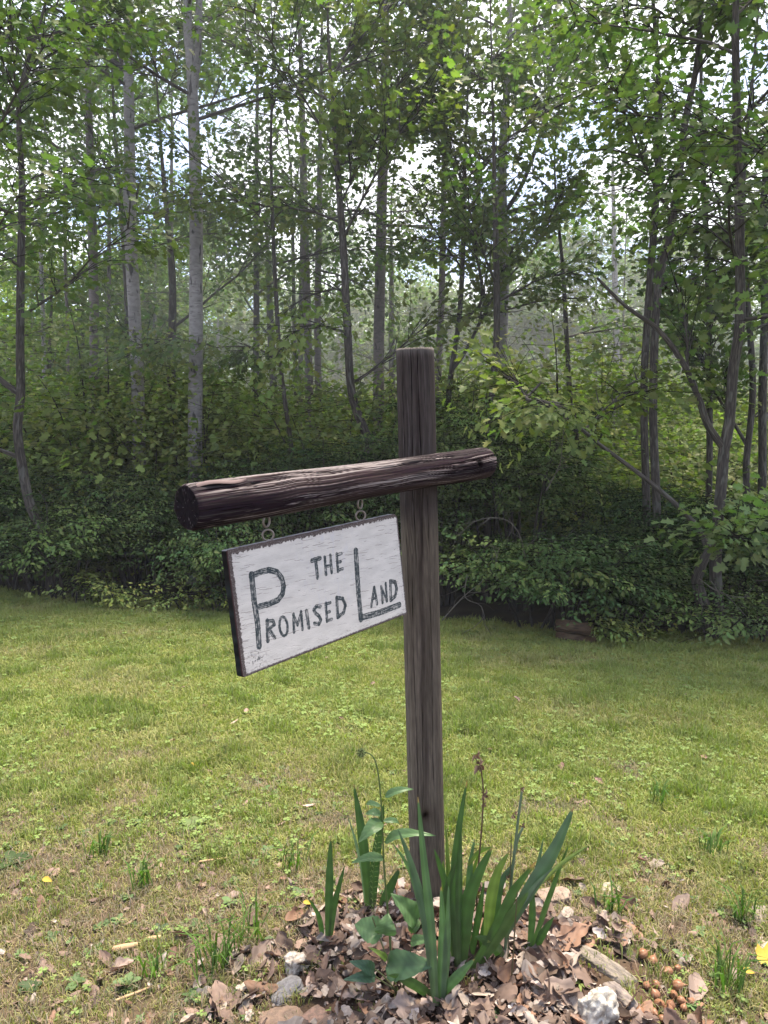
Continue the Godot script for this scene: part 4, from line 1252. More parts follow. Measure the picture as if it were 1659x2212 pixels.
	var weeds := [[37, 1742, 0.13, wide, BRIGHT, "bright broad-leaved weed at the left edge, level with the knot in the post"], [350, 1709, 0.13, wide, GREEN, "broad-leaved weed in the lawn left of the post, upper one of two"], [358, 1756, 0.12, wide, BRIGHT, "broad-leaved weed just below another left of the post"],
		[412, 1792, 0.2, wide, GREEN, "largest spreading weed in the lawn left of the post"], [465, 1790, 0.08, wide, BRIGHT, "small bright weed right of the largest spreading weed"], [28, 1868, 0.18, wide, DEEP, "large dark weed clump at the left edge of the lawn"],
		[347, 2010, 0.075, wide, Color(0.07, 0.11, 0.06), "small weed with upright rounded leaves amid dry grass, above the bark sticks"], [270, 2140, 0.085, LOBED, DEEP, "dark lobed weed near the bottom of the picture, left"], [92, 2072, 0.06, wide, BRIGHT, "little bright leaf rosette at far lower left"],
		[340, 1928, 0.055, wide, BRIGHT, "small pale leaf rosette amid grass, left of the leaf bed"], [66, 2138, 0.09, LOBED, DEEP, "dark lobed weed at the lower left corner"], [1574, 1684, 0.14, wide, BRIGHT, "broad weed leaf in the lawn at far right, upper one"], [1587, 1706, 0.13, wide, GREEN, "broad weed leaf in the lawn at far right, lower one"],
		[1165, 1700, 0.1, lance, GREEN, "narrow-leaved weed in the lawn right of the seed stalks"], [1240, 1590, 0.12, wide, GREEN, "weed in mid lawn right of the post"], [1480, 1850, 0.09, wide, GREEN, "weed in the grass above the pile of bulbs"], [1555, 1960, 0.07, LOBED, GREEN, "lobed weed right of the red soil patch"],
		[1430, 2052, 0.06, lance, Color(0.08, 0.12, 0.07), "grey green narrow-leaved weed behind the bulbs"], [1083, 2196, 0.07, wide, DEEP, "round-leaved weed in the dead leaves in front of the iris"], [1144, 2086, 0.07, wide, GREEN, "drooping leaf below the right-hand iris fan"],
		[1198, 2082, 0.055, wide, GREEN, "small clover-like weed between iris and slab stone"], [1252, 2130, 0.075, lance, BRIGHT, "bright narrow shoot behind the white quartz stone"], [1366, 2172, 0.085, lance, BRIGHT, "bright narrow shoot right of the white quartz stone"], [1201, 2166, 0.05, LOBED, GREEN, "trailing clover stem left of the white quartz stone"],
		[726, 2188, 0.085, lance, BRIGHT, "bright lance-leaved shoot in the dead leaves, lower left of the post"], [790, 2195, 0.07, lance, BRIGHT, "small bright shoot near the bottom edge below the big leaves"], [700, 2040, 0.05, wide, BRIGHT, "pale heart-shaped leaf at the foot of the left iris fan"], [735, 2080, 0.05, wide, BRIGHT, "pair of pale small leaves right of the white stone on the left"],
		[860, 1700, 0.16, lance, GREEN, "tuft of narrow leaves in the lawn behind the drooping bud"], [520, 1560, 0.16, wide, BRIGHT, "pale weed in the lawn below the board's lower corner"], [620, 1500, 0.16, wide, BRIGHT, "weed in mid lawn below the middle of the board"]]
	for i in weeds.size():
		var q: Array = weeds[i]
		var at := hit(q[0], q[1])
		var t := thing("broadleaf_weed", q[5], "weed", at)
		var c: Color = q[4]
		var mat: Material = M.grass
		var o := obj("leaves", tinted(rosette(5 + i % 4, q[2] * 0.4, q[3], 200 + i, 1.0), c * 1.1), mat, t)
		o.rotation.y = i * 1.3
	var clumps := [[635, 1880, 0.17, 26, "upright grass clump left of the left iris fan"], [485, 2085, 0.19, 34, "grass clump with long bent blades at the left of the leaf bed"], [310, 1915, 0.15, 24, "dark grass clump left of the upright clump"], [548, 2030, 0.2, 18, "sprawling long-bladed grass beside the white stone on the left"], [1424, 1738, 0.17, 22, "spiky grass clump above a bare patch in the right lawn"],
		[1568, 2140, 0.2, 32, "long grass clump right of the bulbs"], [1600, 1990, 0.16, 30, "thick grass clump at the right edge"], [1540, 1850, 0.15, 26, "tall grass clump in the right lawn"], [330, 2110, 0.15, 14, "thin upright grass clump near the bottom left"], [455, 2120, 0.22, 9, "few long grass blades standing near the bottom edge, left"], [215, 1850, 0.14, 20, "grass clump in the thin lawn at left"], [1320, 1975, 0.13, 20, "bright grass clump right of the pale flat stone"]]
	for i in clumps.size():
		var q: Array = clumps[i]
		var o := obj("grass_clump", tinted(tuft(q[3], q[2], 0.0034, 0.05, 0.9, 300 + i), Color(0.075, 0.135, 0.03)), M.grass)
		o.position = hit(q[0], q[1])
		tag(o, q[4], "grass clump")
	for q in [[1634, 2082, 0.075, "bright yellow fallen leaf at the right edge"], [1602, 2114, 0.035, "small yellow leaf scrap below the large yellow leaf"], [93, 1914, 0.04, "yellow fallen leaf in the grass at far left"], [655, 1965, 0.03, "tiny yellow leaf amid brown ones beside the left iris fan"], [408, 1662, 0.045, "yellow fallen leaf in the lawn at left"]]:
		var mb := Mb.new()
		leaf_into(mb, Vector3.ZERO, facing(Vector3(0.9, 0.1, 0.3), Vector3(0.05, 0.9, 0.45), q[2]), LOBED if q[2] > 0.05 else OVATE, Color(0.33, 0.225, 0.03), 0.3, 0.3)
		var o := obj("yellow_leaf", mb.mesh(), M.dead)
		o.position = hit(q[0], q[1]) + Vector3(0, 0.03, 0)
		tag(o, q[3], "leaf")
	for q in [[244, 2060, 297, 2049, 0.011, "short thick piece of bark lying in the dry grass"], [316, 2037, 348, 2033, 0.008, "smaller stick behind the piece of bark"], [430, 1868, 495, 1860, 0.004, "long thin twig in the grass left of the leaf bed"], [250, 2170, 330, 2140, 0.004, "pale thin twig at the lower left"]]:
		var a := hit(q[0], q[1]) + Vector3(0, 0.012, 0)
		var b := hit(q[2], q[3]) + Vector3(0, 0.015, 0)
		var mb := Mb.new()
		var p := smooth_path(PackedVector3Array([a, a.lerp(b, 0.5) + Vector3(0, 0.004, 0.006), b]), 0.02)
		mb.tube(p, ramp(p.size(), q[4], q[4] * 0.75), 7, Color(0.3, 0.2, 0.12), 0.0, true, 0.12)
		tag(obj("stick", mb.mesh(), M.twig), q[5], "stick")

func tinted(m: ArrayMesh, c: Color) -> ArrayMesh:
	var a := m.surface_get_arrays(0)
	var cs: PackedColorArray = a[Mesh.ARRAY_COLOR]
	for i in cs.size():
		cs[i] = Color(cs[i].r * c.r, cs[i].g * c.g, cs[i].b * c.b)
	a[Mesh.ARRAY_COLOR] = cs
	var o := ArrayMesh.new()
	o.add_surface_from_arrays(Mesh.PRIMITIVE_TRIANGLES, a)
	return o

# ------------------------------------------------------------------ the bed round the post
func blade_strip(pts: PackedVector3Array, wide: float, face: Vector3, col: Color, tipped := 0.0) -> ArrayMesh:   # a folded sword-shaped leaf
	var s := smooth_path(pts, 0.015)
	var mb := Mb.new()
	var n := s.size()
	for i in n:
		var f := float(i) / (n - 1)
		var dir := (s[mini(i + 1, n - 1)] - s[maxi(i - 1, 0)]).normalized()
		var side := dir.cross(face).normalized()
		var out := side.cross(dir).normalized()
		var w := wide * 0.5 * (0.72 + 0.28 * smoothstep(0.0, 0.45, f)) * pow(clampf((1.0 - f) / 0.42, 0, 1), 0.62)
		w = maxf(w, 0.0006)
		var vein := 0.93 + 0.1 * sin(f * 40.0)
		var c := col.lerp(Color(0.13, 0.15, 0.06), 0.55 * exp(-f * 9.0))
		c = c.lerp(Color(0.3, 0.17, 0.08), smoothstep(1.0 - tipped, 1.0 - tipped * 0.6, f) if tipped > 0 else 0.0)
		for k in [-1.0, -0.5, 0.0, 0.5, 1.0]:
			var kk: float = k
			mb.p(s[i] + side * w * kk + out * w * (0.28 * (1.0 - absf(kk)) + 0.05 * sin(i * 0.5 + kk * 3.0)), c * (vein * (1.12 if absf(kk) < 0.1 else (0.92 if absf(kk) < 0.7 else 1.02))))
		if i:
			for k in 4:
				var a := (i - 1) * 5 + k
				mb.quad(a, a + 1, a + 6, a + 5)
	return mb.mesh()

func big_leaf(base: Vector3, tip: Vector3, wide: float, up: Vector3, sag: float, col: Color, blunt := 0.42) -> ArrayMesh:
	var mb := Mb.new()
	var n := 14
	var dir := tip - base
	var side := dir.normalized().cross(up).normalized()
	var nrm := side.cross(dir.normalized()).normalized()
	for i in n + 1:
		var f := float(i) / n
		var c := base + dir * f + nrm * sag * sin(PI * f) 
		var w := wide * 0.5 * pow(sin(PI * pow(f, blunt * 1.45)), 0.8) if f < 1.0 else 0.0
		for k in 7:
			var s := (k - 3) / 3.0
			var wave := 0.05 * wide * sin(f * 16.0 + s * 2.0) * absf(s)
			var vein := 1.0 + 0.13 * sin(f * 44.0 - absf(s) * 7.0)
			mb.p(c + side * (w * s * (1.0 + 0.05 * sin(f * 50.0) * absf(s))) + nrm * (0.5 * w * absf(s) - 0.25 * w * s * s + wave), col * (vein * (0.8 if k == 3 else 1.0)))
		if i:
			for k in 6:
				var a := (i - 1) * 7 + k
				mb.quad(a, a + 7, a + 8, a + 1)
	return mb.mesh()

func at8(x: float, y: float, d: float) -> Vector3:
	var q := c8(x, y)
	return on(q.x, q.y, d)

func base8(x: float, y: float) -> Vector3:
	var q := c8(x, y)
	return hit(q.x, q.y)

func scale8(d: float) -> float:                         # metres per unit of these plant outlines, d metres out
	return 0.48828 * (d * 1.1) / F

func stone(name: String, label: String, at: Vector3, size: Vector3, turn: Vector3, a: Color, b: Color, rough: float, sd: int, angular := 0.3) -> void:
	var sph := SphereMesh.new()
	sph.radius = 1.0; sph.height = 2.0; sph.radial_segments = 56; sph.rings = 34
	var ar := sph.get_mesh_arrays()
	var v: PackedVector3Array = ar[Mesh.ARRAY_VERTEX]
	var ix: PackedInt32Array = ar[Mesh.ARRAY_INDEX]
	var mb := Mb.new()
	var nz := FastNoiseLite.new()
	nz.seed = sd; nz.frequency = 0.9; nz.fractal_octaves = 4
	var cell := FastNoiseLite.new()
	cell.seed = sd; cell.noise_type = FastNoiseLite.TYPE_CELLULAR; cell.frequency = 0.75; cell.cellular_return_type = FastNoiseLite.RETURN_DISTANCE
	for q in v:
		var r := 1.0 + angular * nz.get_noise_3dv(q) + angular * 0.7 * cell.get_noise_3dv(q) + 0.05 * nz.get_noise_3dv(q * 6.0)
		var box := q / maxf(absf(q.x), maxf(absf(q.y), absf(q.z)))
		var p := (q.lerp(box * 0.8, 0.35) * r)
		var k := smoothstep(-0.3, 0.4, nz.get_noise_3dv(q * 2.6 + Vector3(9, 0, 0)))
		var c := a.lerp(b, k) * (1.0 + 0.35 * nz.get_noise_3dv(q * 9.0))
		mb.p(p * size, Color(c.r, c.g, c.b))
	for i in range(0, ix.size(), 3):
		mb.tri(ix[i], ix[i + 1], ix[i + 2])
	var m: Material = M.stone
	var o := obj(name, mb.mesh(), m)
	o.position = at
	o.rotation = turn
	tag(o, label, "stone")

func dead_leaf_mesh(sd: int) -> ArrayMesh:
	rng.seed = sd
	var mb := Mb.new()
	var n := 9
	var curl := rnd(0.4, 2.4) * (1.0 if sd % 3 else -0.7)
	var bend := rnd(-1.0, 1.6)
	var lobes := sd % 2 == 0
	for i in n + 1:
		var f := float(i) / n
		var w := 0.3 * pow(sin(PI * clampf(f, 0.02, 0.98)), 0.7)
		if lobes:
			w *= 0.72 + 0.42 * absf(sin(f * 8.5 + 0.6))
		for k in 7:
			var s := (k - 3) / 3.0
			var a := s * w * curl * 2.4
			var x := sin(a) / (curl * 2.4) if absf(curl) > 0.05 else s * w
			var y := (1.0 - cos(a)) / (curl * 2.4) if absf(curl) > 0.05 else 0.0
			var th := bend * (f - 0.5)
			var vein := 1.0 - 0.22 * absf(sin(f * 22.0 - absf(s) * 4.0)) + 0.1 * rnd(-1, 1)
			mb.p(Vector3(x + 0.03 * rnd(-1, 1), y + 0.22 * bend * th * th + 0.024 * rnd(-1, 1), f - 0.5), Color(vein, vein, vein) * rnd(0.85, 1.15))
		if i:
			for k in 6:
				var a := (i - 1) * 7 + k
				mb.quad(a, a + 7, a + 8, a + 1)
	return mb.mesh()

func build_bed() -> void:
	rng.seed = 31
	# stones round the bed
	stone("quartz_stone", "large white quartz stone in front of the iris at the bed's right side", hit(1290, 2205) + Vector3(0, 0.035, 0.0), Vector3(0.062, 0.066, 0.052), Vector3(0.2, 0.4, 0.1), Color(0.36, 0.34, 0.31), Color(0.17, 0.15, 0.13), 0.6, 4, 0.35)
	stone("white_stone", "small white stone half buried in dead leaves left of the post", hit(640, 2090) + Vector3(0, 0.012, 0), Vector3(0.044, 0.036, 0.035), Vector3(0, 0.5, 0.1), Color(0.3, 0.27, 0.24), Color(0.16, 0.13, 0.11), 0.7, 8, 0.4)
	stone("slab_stone", "long grey brown slab slanting down behind the white quartz stone", hit(1310, 2090) + Vector3(0, 0.0, 0), Vector3(0.11, 0.022, 0.035), Vector3(0.2, -0.75, -0.12), Color(0.16, 0.135, 0.11), Color(0.1, 0.085, 0.075), 0.85, 14, 0.3)
	stone("slab_stone", "dark smooth slab between the white quartz stone and the bulbs", hit(1344, 2160) + Vector3(0, 0.0, 0), Vector3(0.03, 0.03, 0.075), Vector3(0.0, 0.5, -0.4), Color(0.12, 0.1, 0.095), Color(0.17, 0.14, 0.12), 0.85, 17, 0.25)
	stone("flat_stone", "pinkish flat stone at the back right rim of the bed", hit(1196, 1945) + Vector3(0, 0.012, 0), Vector3(0.075, 0.024, 0.05), Vector3(0, 0.2, 0.05), Color(0.2, 0.15, 0.12), Color(0.15, 0.11, 0.09), 0.85, 19, 0.25)
	stone("flat_stone", "pale flat stone standing on edge right of the iris", hit(1222, 1990) + Vector3(0, 0.0, 0), Vector3(0.03, 0.04, 0.045), Vector3(0.1, -0.3, -0.2), Color(0.24, 0.2, 0.17), Color(0.17, 0.135, 0.115), 0.85, 23, 0.3)
	stone("flat_stone", "grey flat stone flush with the grass behind the bed, right", hit(1300, 1922) + Vector3(0, -0.006, 0), Vector3(0.09, 0.014, 0.05), Vector3(0, 0.1, 0.0), Color(0.25, 0.22, 0.18), Color(0.17, 0.15, 0.12), 0.85, 29, 0.25)
	stone("flat_stone", "dark grey flat stone below the small white stone", hit(618, 2140) + Vector3(0, 0.0, 0), Vector3(0.06, 0.018, 0.045), Vector3(0, 0.6, 0.25), Color(0.12, 0.115, 0.12), Color(0.085, 0.08, 0.085), 0.8, 31, 0.25)
	stone("flat_stone", "rounded brown stone at the bottom edge left of the iris", hit(608, 2215) + Vector3(0, 0.005, 0), Vector3(0.075, 0.026, 0.055), Vector3(0, 0.1, 0.0), Color(0.17, 0.115, 0.085), Color(0.12, 0.085, 0.065), 0.8, 37, 0.2)
	stone("flat_stone", "low reddish brown stone beside the rounded brown one", hit(680, 2205) + Vector3(0, 0.0, 0), Vector3(0.05, 0.02, 0.04), Vector3(0, 0.8, 0.0), Color(0.16, 0.1, 0.08), Color(0.11, 0.075, 0.06), 0.8, 41, 0.2)
	# onion-like bulbs lying in a heap
	var prof := [[0.0, -0.48], [0.2, -0.47], [0.38, -0.38], [0.49, -0.18], [0.5, 0.02], [0.42, 0.24], [0.26, 0.4], [0.12, 0.52], [0.07, 0.66], [0.05, 0.8], [0.0, 0.82]]
	var bm := []
	for w in 3:
		var mb := Mb.new()
		for i in prof.size():
			for k in 19:
				var a := TAU * k / 18.0
				var r: float = prof[i][0] * (1.0 + 0.06 * sin(a * 2 + w * 2) + 0.03 * sin(a * 5 + i))
				var c := Color(0.12, 0.052, 0.026).lerp(Color(0.2, 0.11, 0.068), 0.5 + 0.5 * sin(a * 9.0 + w + 0.4 * i)) * (0.75 if i > 7 else 1.0)
				mb.p(Vector3(cos(a) * r, prof[i][1], sin(a) * r), c)
				if i and k < 18:
					var q := (i - 1) * 19 + k
					mb.quad(q, q + 19, q + 20, q + 1)
		bm.append(mb.mesh())
	var bulb_m := plain("bulb skin", Color.WHITE, 0.38)
	var bulbs := [[950, 605, 1.25], [1006, 637, 1.2], [1090, 697, 1.1], [1146, 682, 0.85], [970, 768, 0.8], [1024, 766, 0.9], [1150, 786, 1.15], [1020, 824, 1.05], [1124, 826, 1.05], [1168, 868, 0.95], [1222, 862, 0.85], [1044, 882, 1.1], [1106, 893, 0.95], [934, 928, 1.05], [1012, 930, 1.05], [1094, 925, 1.0], [1124, 955, 0.9], [1060, 960, 0.9], [1180, 905, 0.8]]
	for i in bulbs.size():
		var q: Array = bulbs[i]
		var o := obj("bulb", bm[i % 3], bulb_m)
		var at := hit(1026.0 + q[0] / 2.621, 1836.0 + q[1] / 2.621 + 6.0)
		o.position = at + Vector3(0, 0.012 * q[2] + (0.006 if i % 3 == 0 else 0.0), 0)
		o.rotation = Vector3(rnd(-1.6, 1.6), rnd(0, TAU), rnd(-1.2, 1.2))
		o.scale = Vector3.ONE * (0.027 * float(q[2]) * rnd(0.85, 1.12))
		tag(o, "brown papery bulb in the heap right of the white quartz stone", "bulb", "bulbs heaped on the ground")
	# irises: fans of sword-shaped leaves, each leaf a part
	var blue := Color(0.075, 0.122, 0.068)
	var deep := Color(0.052, 0.094, 0.034)
	var lime := Color(0.125, 0.175, 0.04)
	var fans := [
		["lone fan of three short iris leaves at the left of the bed", [232, 965], [[[[234, 965], [240, 720], [246, 500]], 27, deep, 0.0], [[[243, 965], [262, 800], [308, 622]], 24, deep, 0.05], [[[212, 965], [195, 850], [147, 766]], 20, deep, 0.1]]],
		["iris fan behind the tall flower stem, left of the post", [432, 815], [[[[418, 815], [395, 560], [372, 400], [348, 262]], 32, deep, -0.05], [[[432, 815], [445, 600], [480, 352]], 36, deep, 0.0], [[[402, 815], [385, 640], [352, 500], [324, 410]], 14, Color(0.12, 0.16, 0.12), 0.0], [[[462, 825], [500, 740], [550, 638]], 30, deep, 0.08]]],
		["tall blue green iris fan growing in front of the post", [722, 1240], [[[[712, 1240], [690, 900], [655, 560], [632, 318]], 30, blue, 0.05], [[[704, 1200], [668, 880], [610, 640], [545, 462]], 32, blue, 0.08], [[[700, 1160], [660, 860], [600, 650], [520, 522]], 26, blue, 0.1], [[[728, 1330], [742, 1000], [735, 715]], 34, blue, 0.1], [[[738, 1310], [760, 1000], [768, 712]], 30, blue, 0.12],
			[[[706, 1215], [620, 1150], [540, 1112], [498, 1108]], 40, Color(0.07, 0.115, 0.04), 0.1], [[[715, 1215], [790, 1130], [882, 1036]], 34, blue, 0.15], [[[712, 1205], [680, 1260], [616, 1325]], 34, deep, 0.14]]],
		["large dark iris fan just right of the post", [820, 1080], [[[[808, 1070], [795, 700], [815, 450], [850, 245]], 30, deep, -0.05], [[[815, 1080], [812, 800], [824, 462]], 28, deep, 0.0], [[[808, 1080], [780, 800], [735, 640], [704, 548]], 34, deep, 0.0], [[[824, 1085], [850, 800], [900, 660], [960, 542]], 50, deep, 0.06], [[[800, 1060], [770, 700], [755, 430]], 22, lime, -0.1], [[[806, 1060], [760, 780], [805, 588]], 36, deep, 0.08], [[[858, 1070], [900, 850], [926, 690]], 24, deep, 0.05], [[[845, 1060], [862, 800], [880, 640], [926, 520]], 22, lime, -0.05], [[[790, 1040], [785, 850], [790, 690]], 26, blue, -0.05], [[[838, 1080], [856, 880], [862, 640], [884, 500]], 28, blue, 0.0], [[[800, 1075], [778, 880], [752, 740], [744, 600]], 30, lime, -0.05]]],
		["spreading iris fan right of the post with one long leaf slanting far right", [890, 1085], [[[[938, 960], [955, 780], [985, 650], [1038, 558]], 38, lime, -0.05], [[[876, 1090], [985, 890], [1060, 730], [1156, 602]], 56, deep, 0.02], [[[866, 1094], [960, 960], [1040, 850], [1120, 740]], 46, Color(0.07, 0.115, 0.035), 0.06], [[[1010, 930], [1120, 740], [1230, 560], [1322, 362]], 46, blue, -0.08], [[[1018, 925], [1100, 790], [1160, 700], [1236, 628]], 30, Color(0.1, 0.14, 0.11), 0.0], [[[1080, 800], [1150, 660], [1188, 500]], 14, blue, -0.05], [[[1180, 700], [1270, 612], [1390, 530]], 14, lime, -0.1], [[[1005, 1030], [960, 965], [884, 935]], 40, deep, 0.16], [[[855, 620], [905, 560], [965, 540]], 18, lime, -0.02], [[[905, 1070], [960, 880], [1000, 700], [1068, 600]], 38, blue, 0.0], [[[890, 1085], [930, 900], [950, 760]], 30, deep, 0.05]]],
		["short iris fan of three leaves at the right of the bed", [1132, 1000], [[[[1124, 1000], [1138, 850], [1136, 678]], 24, deep, 0.0], [[[1132, 1000], [1200, 800], [1250, 660], [1297, 536]], 28, deep, 0.02], [[[1150, 1005], [1180, 930], [1234, 848]], 26, deep, 0.05]]]]
	for fan in fans:
		var b := base8(fan[1][0], fan[1][1])
		var t := thing("iris", fan[0], "iris plant", b)
		var k := 0
		for l in fan[2]:
			var d: float = -b.z - l[3] * 0.4
			var pts := PackedVector3Array()
			var m: int = l[0].size()
			for i in m:
				pts.append(at8(l[0][i][0], l[0][i][1], lerpf(-b.z, d, float(i) / (m - 1)) + 0.006 * (k - 2)) - b)
			var fw := Vector3(sin(k * 1.9) * 0.55, 0.05, 1.0)
			var tip_brown := 0.08 if (fan[1][0] == 890 and k == 1) else (0.03 if k % 3 == 0 else 0.0)
			obj("leaf", blade_strip(pts, l[1] * 1.28 * scale8(-b.z), fw, l[2], tip_brown), M.blade, t)
			k += 1
	# spent flower stalks
	var stalks := [["tall brown seed stalk with a dried pod on top, right of the post", [905, 1040], [[[905, 1040], [893, 750], [915, 450], [922, 300], [910, 185]]], 0.0032, [[905, 178, 0.019, 1.4], [893, 135, 0.011, 2.2], [928, 305, 0.012, 1.6], [921, 352, 0.008, 1.5]], Color(0.075, 0.05, 0.03)],
		["thick green flower stalk with withered blooms at its tip", [1015, 1040], [[[1015, 1040], [1040, 740], [1062, 540], [1078, 400], [1092, 295]], [[1058, 570], [1075, 500], [1096, 455]]], 0.0052, [[1093, 287, 0.011, 1.0], [1058, 397, 0.013, 1.3], [1098, 448, 0.012, 0.9], [1030, 660, 0.01, 3.2]], Color(0.085, 0.12, 0.07)],
		["thin dark bare stem right of the large iris fans", [1030, 1060], [[[1030, 1060], [1036, 800], [1046, 495]]], 0.0022, [], Color(0.06, 0.06, 0.03)],
		["thin brown stem leaning at the front of the right iris", [1045, 1150], [[[1045, 1150], [1058, 950], [1072, 740]]], 0.0024, [], Color(0.07, 0.055, 0.03)]]
	for s in stalks:
		var b := base8(s[1][0], s[1][1])
		var t := thing("flower_stalk", s[0], "flower stalk", b)
		for line in s[2]:
			var pts := PackedVector3Array()
			for q in line:
				pts.append(at8(q[0], q[1], -b.z) - b)
			var sp := smooth_path(pts, 0.02)
			var mb := Mb.new()
			mb.tube(sp, ramp(sp.size(), s[3], s[3] * 0.7), 7, s[5])
			obj("stem", mb.mesh(), M.stalk, t)
		for q in s[4]:
			var mb := Mb.new()
			for k in 7:
				var a := k * 2.4
				leaf_into(mb, scatter(0.003), facing(Vector3(cos(a) * 0.6, 1.0 if k % 2 else -0.8, sin(a) * 0.6), Vector3(cos(a + 1.5), 0.2, sin(a + 1.5)), q[2] * rnd(0.8, 1.3) * sqrt(q[3])), OVATE, Color(0.16, 0.11, 0.075) * rnd(0.5, 1.2), 0.4, 0.8)
			var o := obj("withered_bloom", mb.mesh(), M.dead, t)
			o.position = at8(q[0], q[1], -b.z + 0.004) - b
	# leafy flower plants
	var pb := base8(520, 1130)
	var plant := thing("leafy_plant", "tall leafy stem with a nodding spiky bud, left of the post", "flower plant", pb)
	var sp := PackedVector3Array()
	for q in [[520, 1130], [505, 900], [482, 620], [476, 450], [466, 300], [452, 190], [432, 138], [405, 122], [390, 124]]:
		sp.append(at8(q[0], q[1], -pb.z) - pb)
	sp = smooth_path(sp, 0.015)
	var smb := Mb.new()
	smb.tube(sp, ramp(sp.size(), 0.0036, 0.0018), 7, Color(0.06, 0.09, 0.03))
	obj("stem", smb.mesh(), M.stalk, plant)
	var green := Color(0.082, 0.14, 0.058)
	for q in [[485, 318, 530, 280, 614, 284, 34, 0.0], [472, 425, 420, 440, 368, 522, 62, 0.06], [470, 395, 430, 375, 398, 395, 34, 0.0], [484, 520, 560, 460, 712, 490, 46, 0.06], [482, 590, 420, 565, 336, 612, 40, 0.02], [478, 425, 520, 410, 550, 440, 26, -0.03], [470, 360, 440, 335, 402, 372, 24, -0.05]]:
		var a := at8(q[0], q[1], -pb.z) - pb
		var e := at8(q[4], q[5], -pb.z - q[7]) - pb
		var mid := at8(q[2], q[3], -pb.z - q[7] * 0.5) - pb
		var sag := (mid - a.lerp(e, 0.5)).length()
		obj("leaf", big_leaf(a, e, q[6] * scale8(-pb.z), Vector3(0.1, 0.8, 0.6), sag, green), M.blade, plant)
	var bud := Mb.new()
	for i in 60:
		var y := 1.0 - 2.0 * (i + 0.5) / 60.0
		var r := sqrt(1.0 - y * y)
		var dv := Vector3(cos(i * 2.39996) * r, y, sin(i * 2.39996) * r)
		bud.tube(PackedVector3Array([dv * 0.006, dv * 0.0145]), PackedFloat32Array([0.0017, 0.0006]), 4, Color(0.15, 0.19, 0.07) if i % 3 else Color(0.05, 0.055, 0.02))
	var bo := obj("bud", bud.mesh(), M.stalk, plant)
	bo.position = at8(382, 124, -pb.z) - pb
	var p2 := base8(560, 1190)
	var low := thing("leafy_plant", "low plant with large dark drooping leaves in front of the post's foot", "flower plant", p2)
	var stem_m := Mb.new()
	for q in [[548, 1190, 470, 960, 430, 850], [556, 1190, 545, 1080, 500, 1070], [560, 1190, 600, 1000, 640, 850], [552, 1190, 470, 1130, 440, 1110], [548, 1190, 480, 1110, 440, 1080]]:
		var pts := smooth_path(PackedVector3Array([at8(q[0], q[1], -p2.z) - p2, at8(q[2], q[3], -p2.z) - p2, at8(q[4], q[5], -p2.z) - p2]), 0.02)
		stem_m.tube(pts, ramp(pts.size(), 0.0025, 0.0018), 6, Color(0.07, 0.075, 0.035))
	obj("stem", stem_m.mesh(), M.stalk, low)
	for q in [[475, 930, 400, 830, 352, 880, 128, -0.04, green], [486, 930, 450, 850, 500, 830, 110, -0.02, green], [490, 1072, 610, 960, 712, 1060, 140, 0.05, Color(0.05, 0.092, 0.045)], [632, 870, 560, 800, 510, 745, 110, 0.02, green], [600, 960, 650, 930, 722, 950, 52, 0.05, green], [440, 1088, 390, 1020, 326, 1045, 66, 0.03, Color(0.05, 0.09, 0.055)], [445, 1112, 380, 1080, 300, 1128, 60, 0.05, Color(0.05, 0.09, 0.055)], [630, 850, 618, 910, 600, 920, 60, 0.0, deep], [495, 1040, 460, 985, 412, 982, 34, 0.03, lime]]:
		var a := at8(q[0], q[1], -p2.z) - p2
		var e := at8(q[4], q[5], -p2.z - q[7]) - p2
		obj("leaf", big_leaf(a, e, q[6] * 0.86 * scale8(-p2.z), Vector3(0.05, 0.75, 0.66), 0.014, q[8], 0.36), M.blade, low)
	var fb := base8(440, 850)
	var feather := thing("feathery_plant", "thin feathery stem with tiny needle leaves, left of the tall leafy stem", "weed", fb)
	var fm := Mb.new()
	var fp := PackedVector3Array()
	for q in [[440, 850], [432, 720], [440, 600], [452, 500], [448, 440]]:
		fp.append(at8(q[0], q[1], -fb.z) - fb)
	fp = smooth_path(fp, 0.01)
	fm.tube(fp, ramp(fp.size(), 0.0016, 0.0008), 5, Color(0.09, 0.13, 0.04))
	for i in fp.size():
		var a := i * 2.1
		leaf_into(fm, fp[i], facing(Vector3(cos(a), 0.5, sin(a)), Vector3.UP, 0.022), [[0.0, 0.0], [0.06, 0.4], [0.0, 1.0]], Color(0.1, 0.15, 0.045), 0.2, 0.1)
	obj("stem", fm.mesh(), M.grass, feather)
	# dead leaves: the larger ones one by one, the crumbs between them as one mass
	var dm := []
	for i in 8:
		dm.append(dead_leaf_mesh(500 + i))
	rng.seed = 66
	var tones := [Color(0.185, 0.115, 0.09), Color(0.25, 0.168, 0.14), Color(0.12, 0.07, 0.054), Color(0.33, 0.245, 0.205), Color(0.075, 0.047, 0.037), Color(0.2, 0.105, 0.07), Color(0.16, 0.098, 0.076), Color(0.36, 0.275, 0.245)]
	var crumbs := [Many.new(), Many.new(), Many.new(), Many.new()]
	var big := 0
	var clear := []
	for q in [[1290, 2165, 0.075], [640, 2078, 0.05], [1310, 2085, 0.09], [1344, 2150, 0.05], [1196, 1938, 0.08], [1222, 1982, 0.05], [618, 2135, 0.06], [608, 2200, 0.08], [680, 2195, 0.05], [1420, 2120, 0.1], [1440, 2170, 0.09], [1395, 2075, 0.06]]:
		clear.append([hit(q[0], q[1]), q[2]])
	var tone_words := ["brown", "pinkish brown", "dark brown", "pale tan", "blackish", "rusty", "dull brown", "pale pinkish grey"]
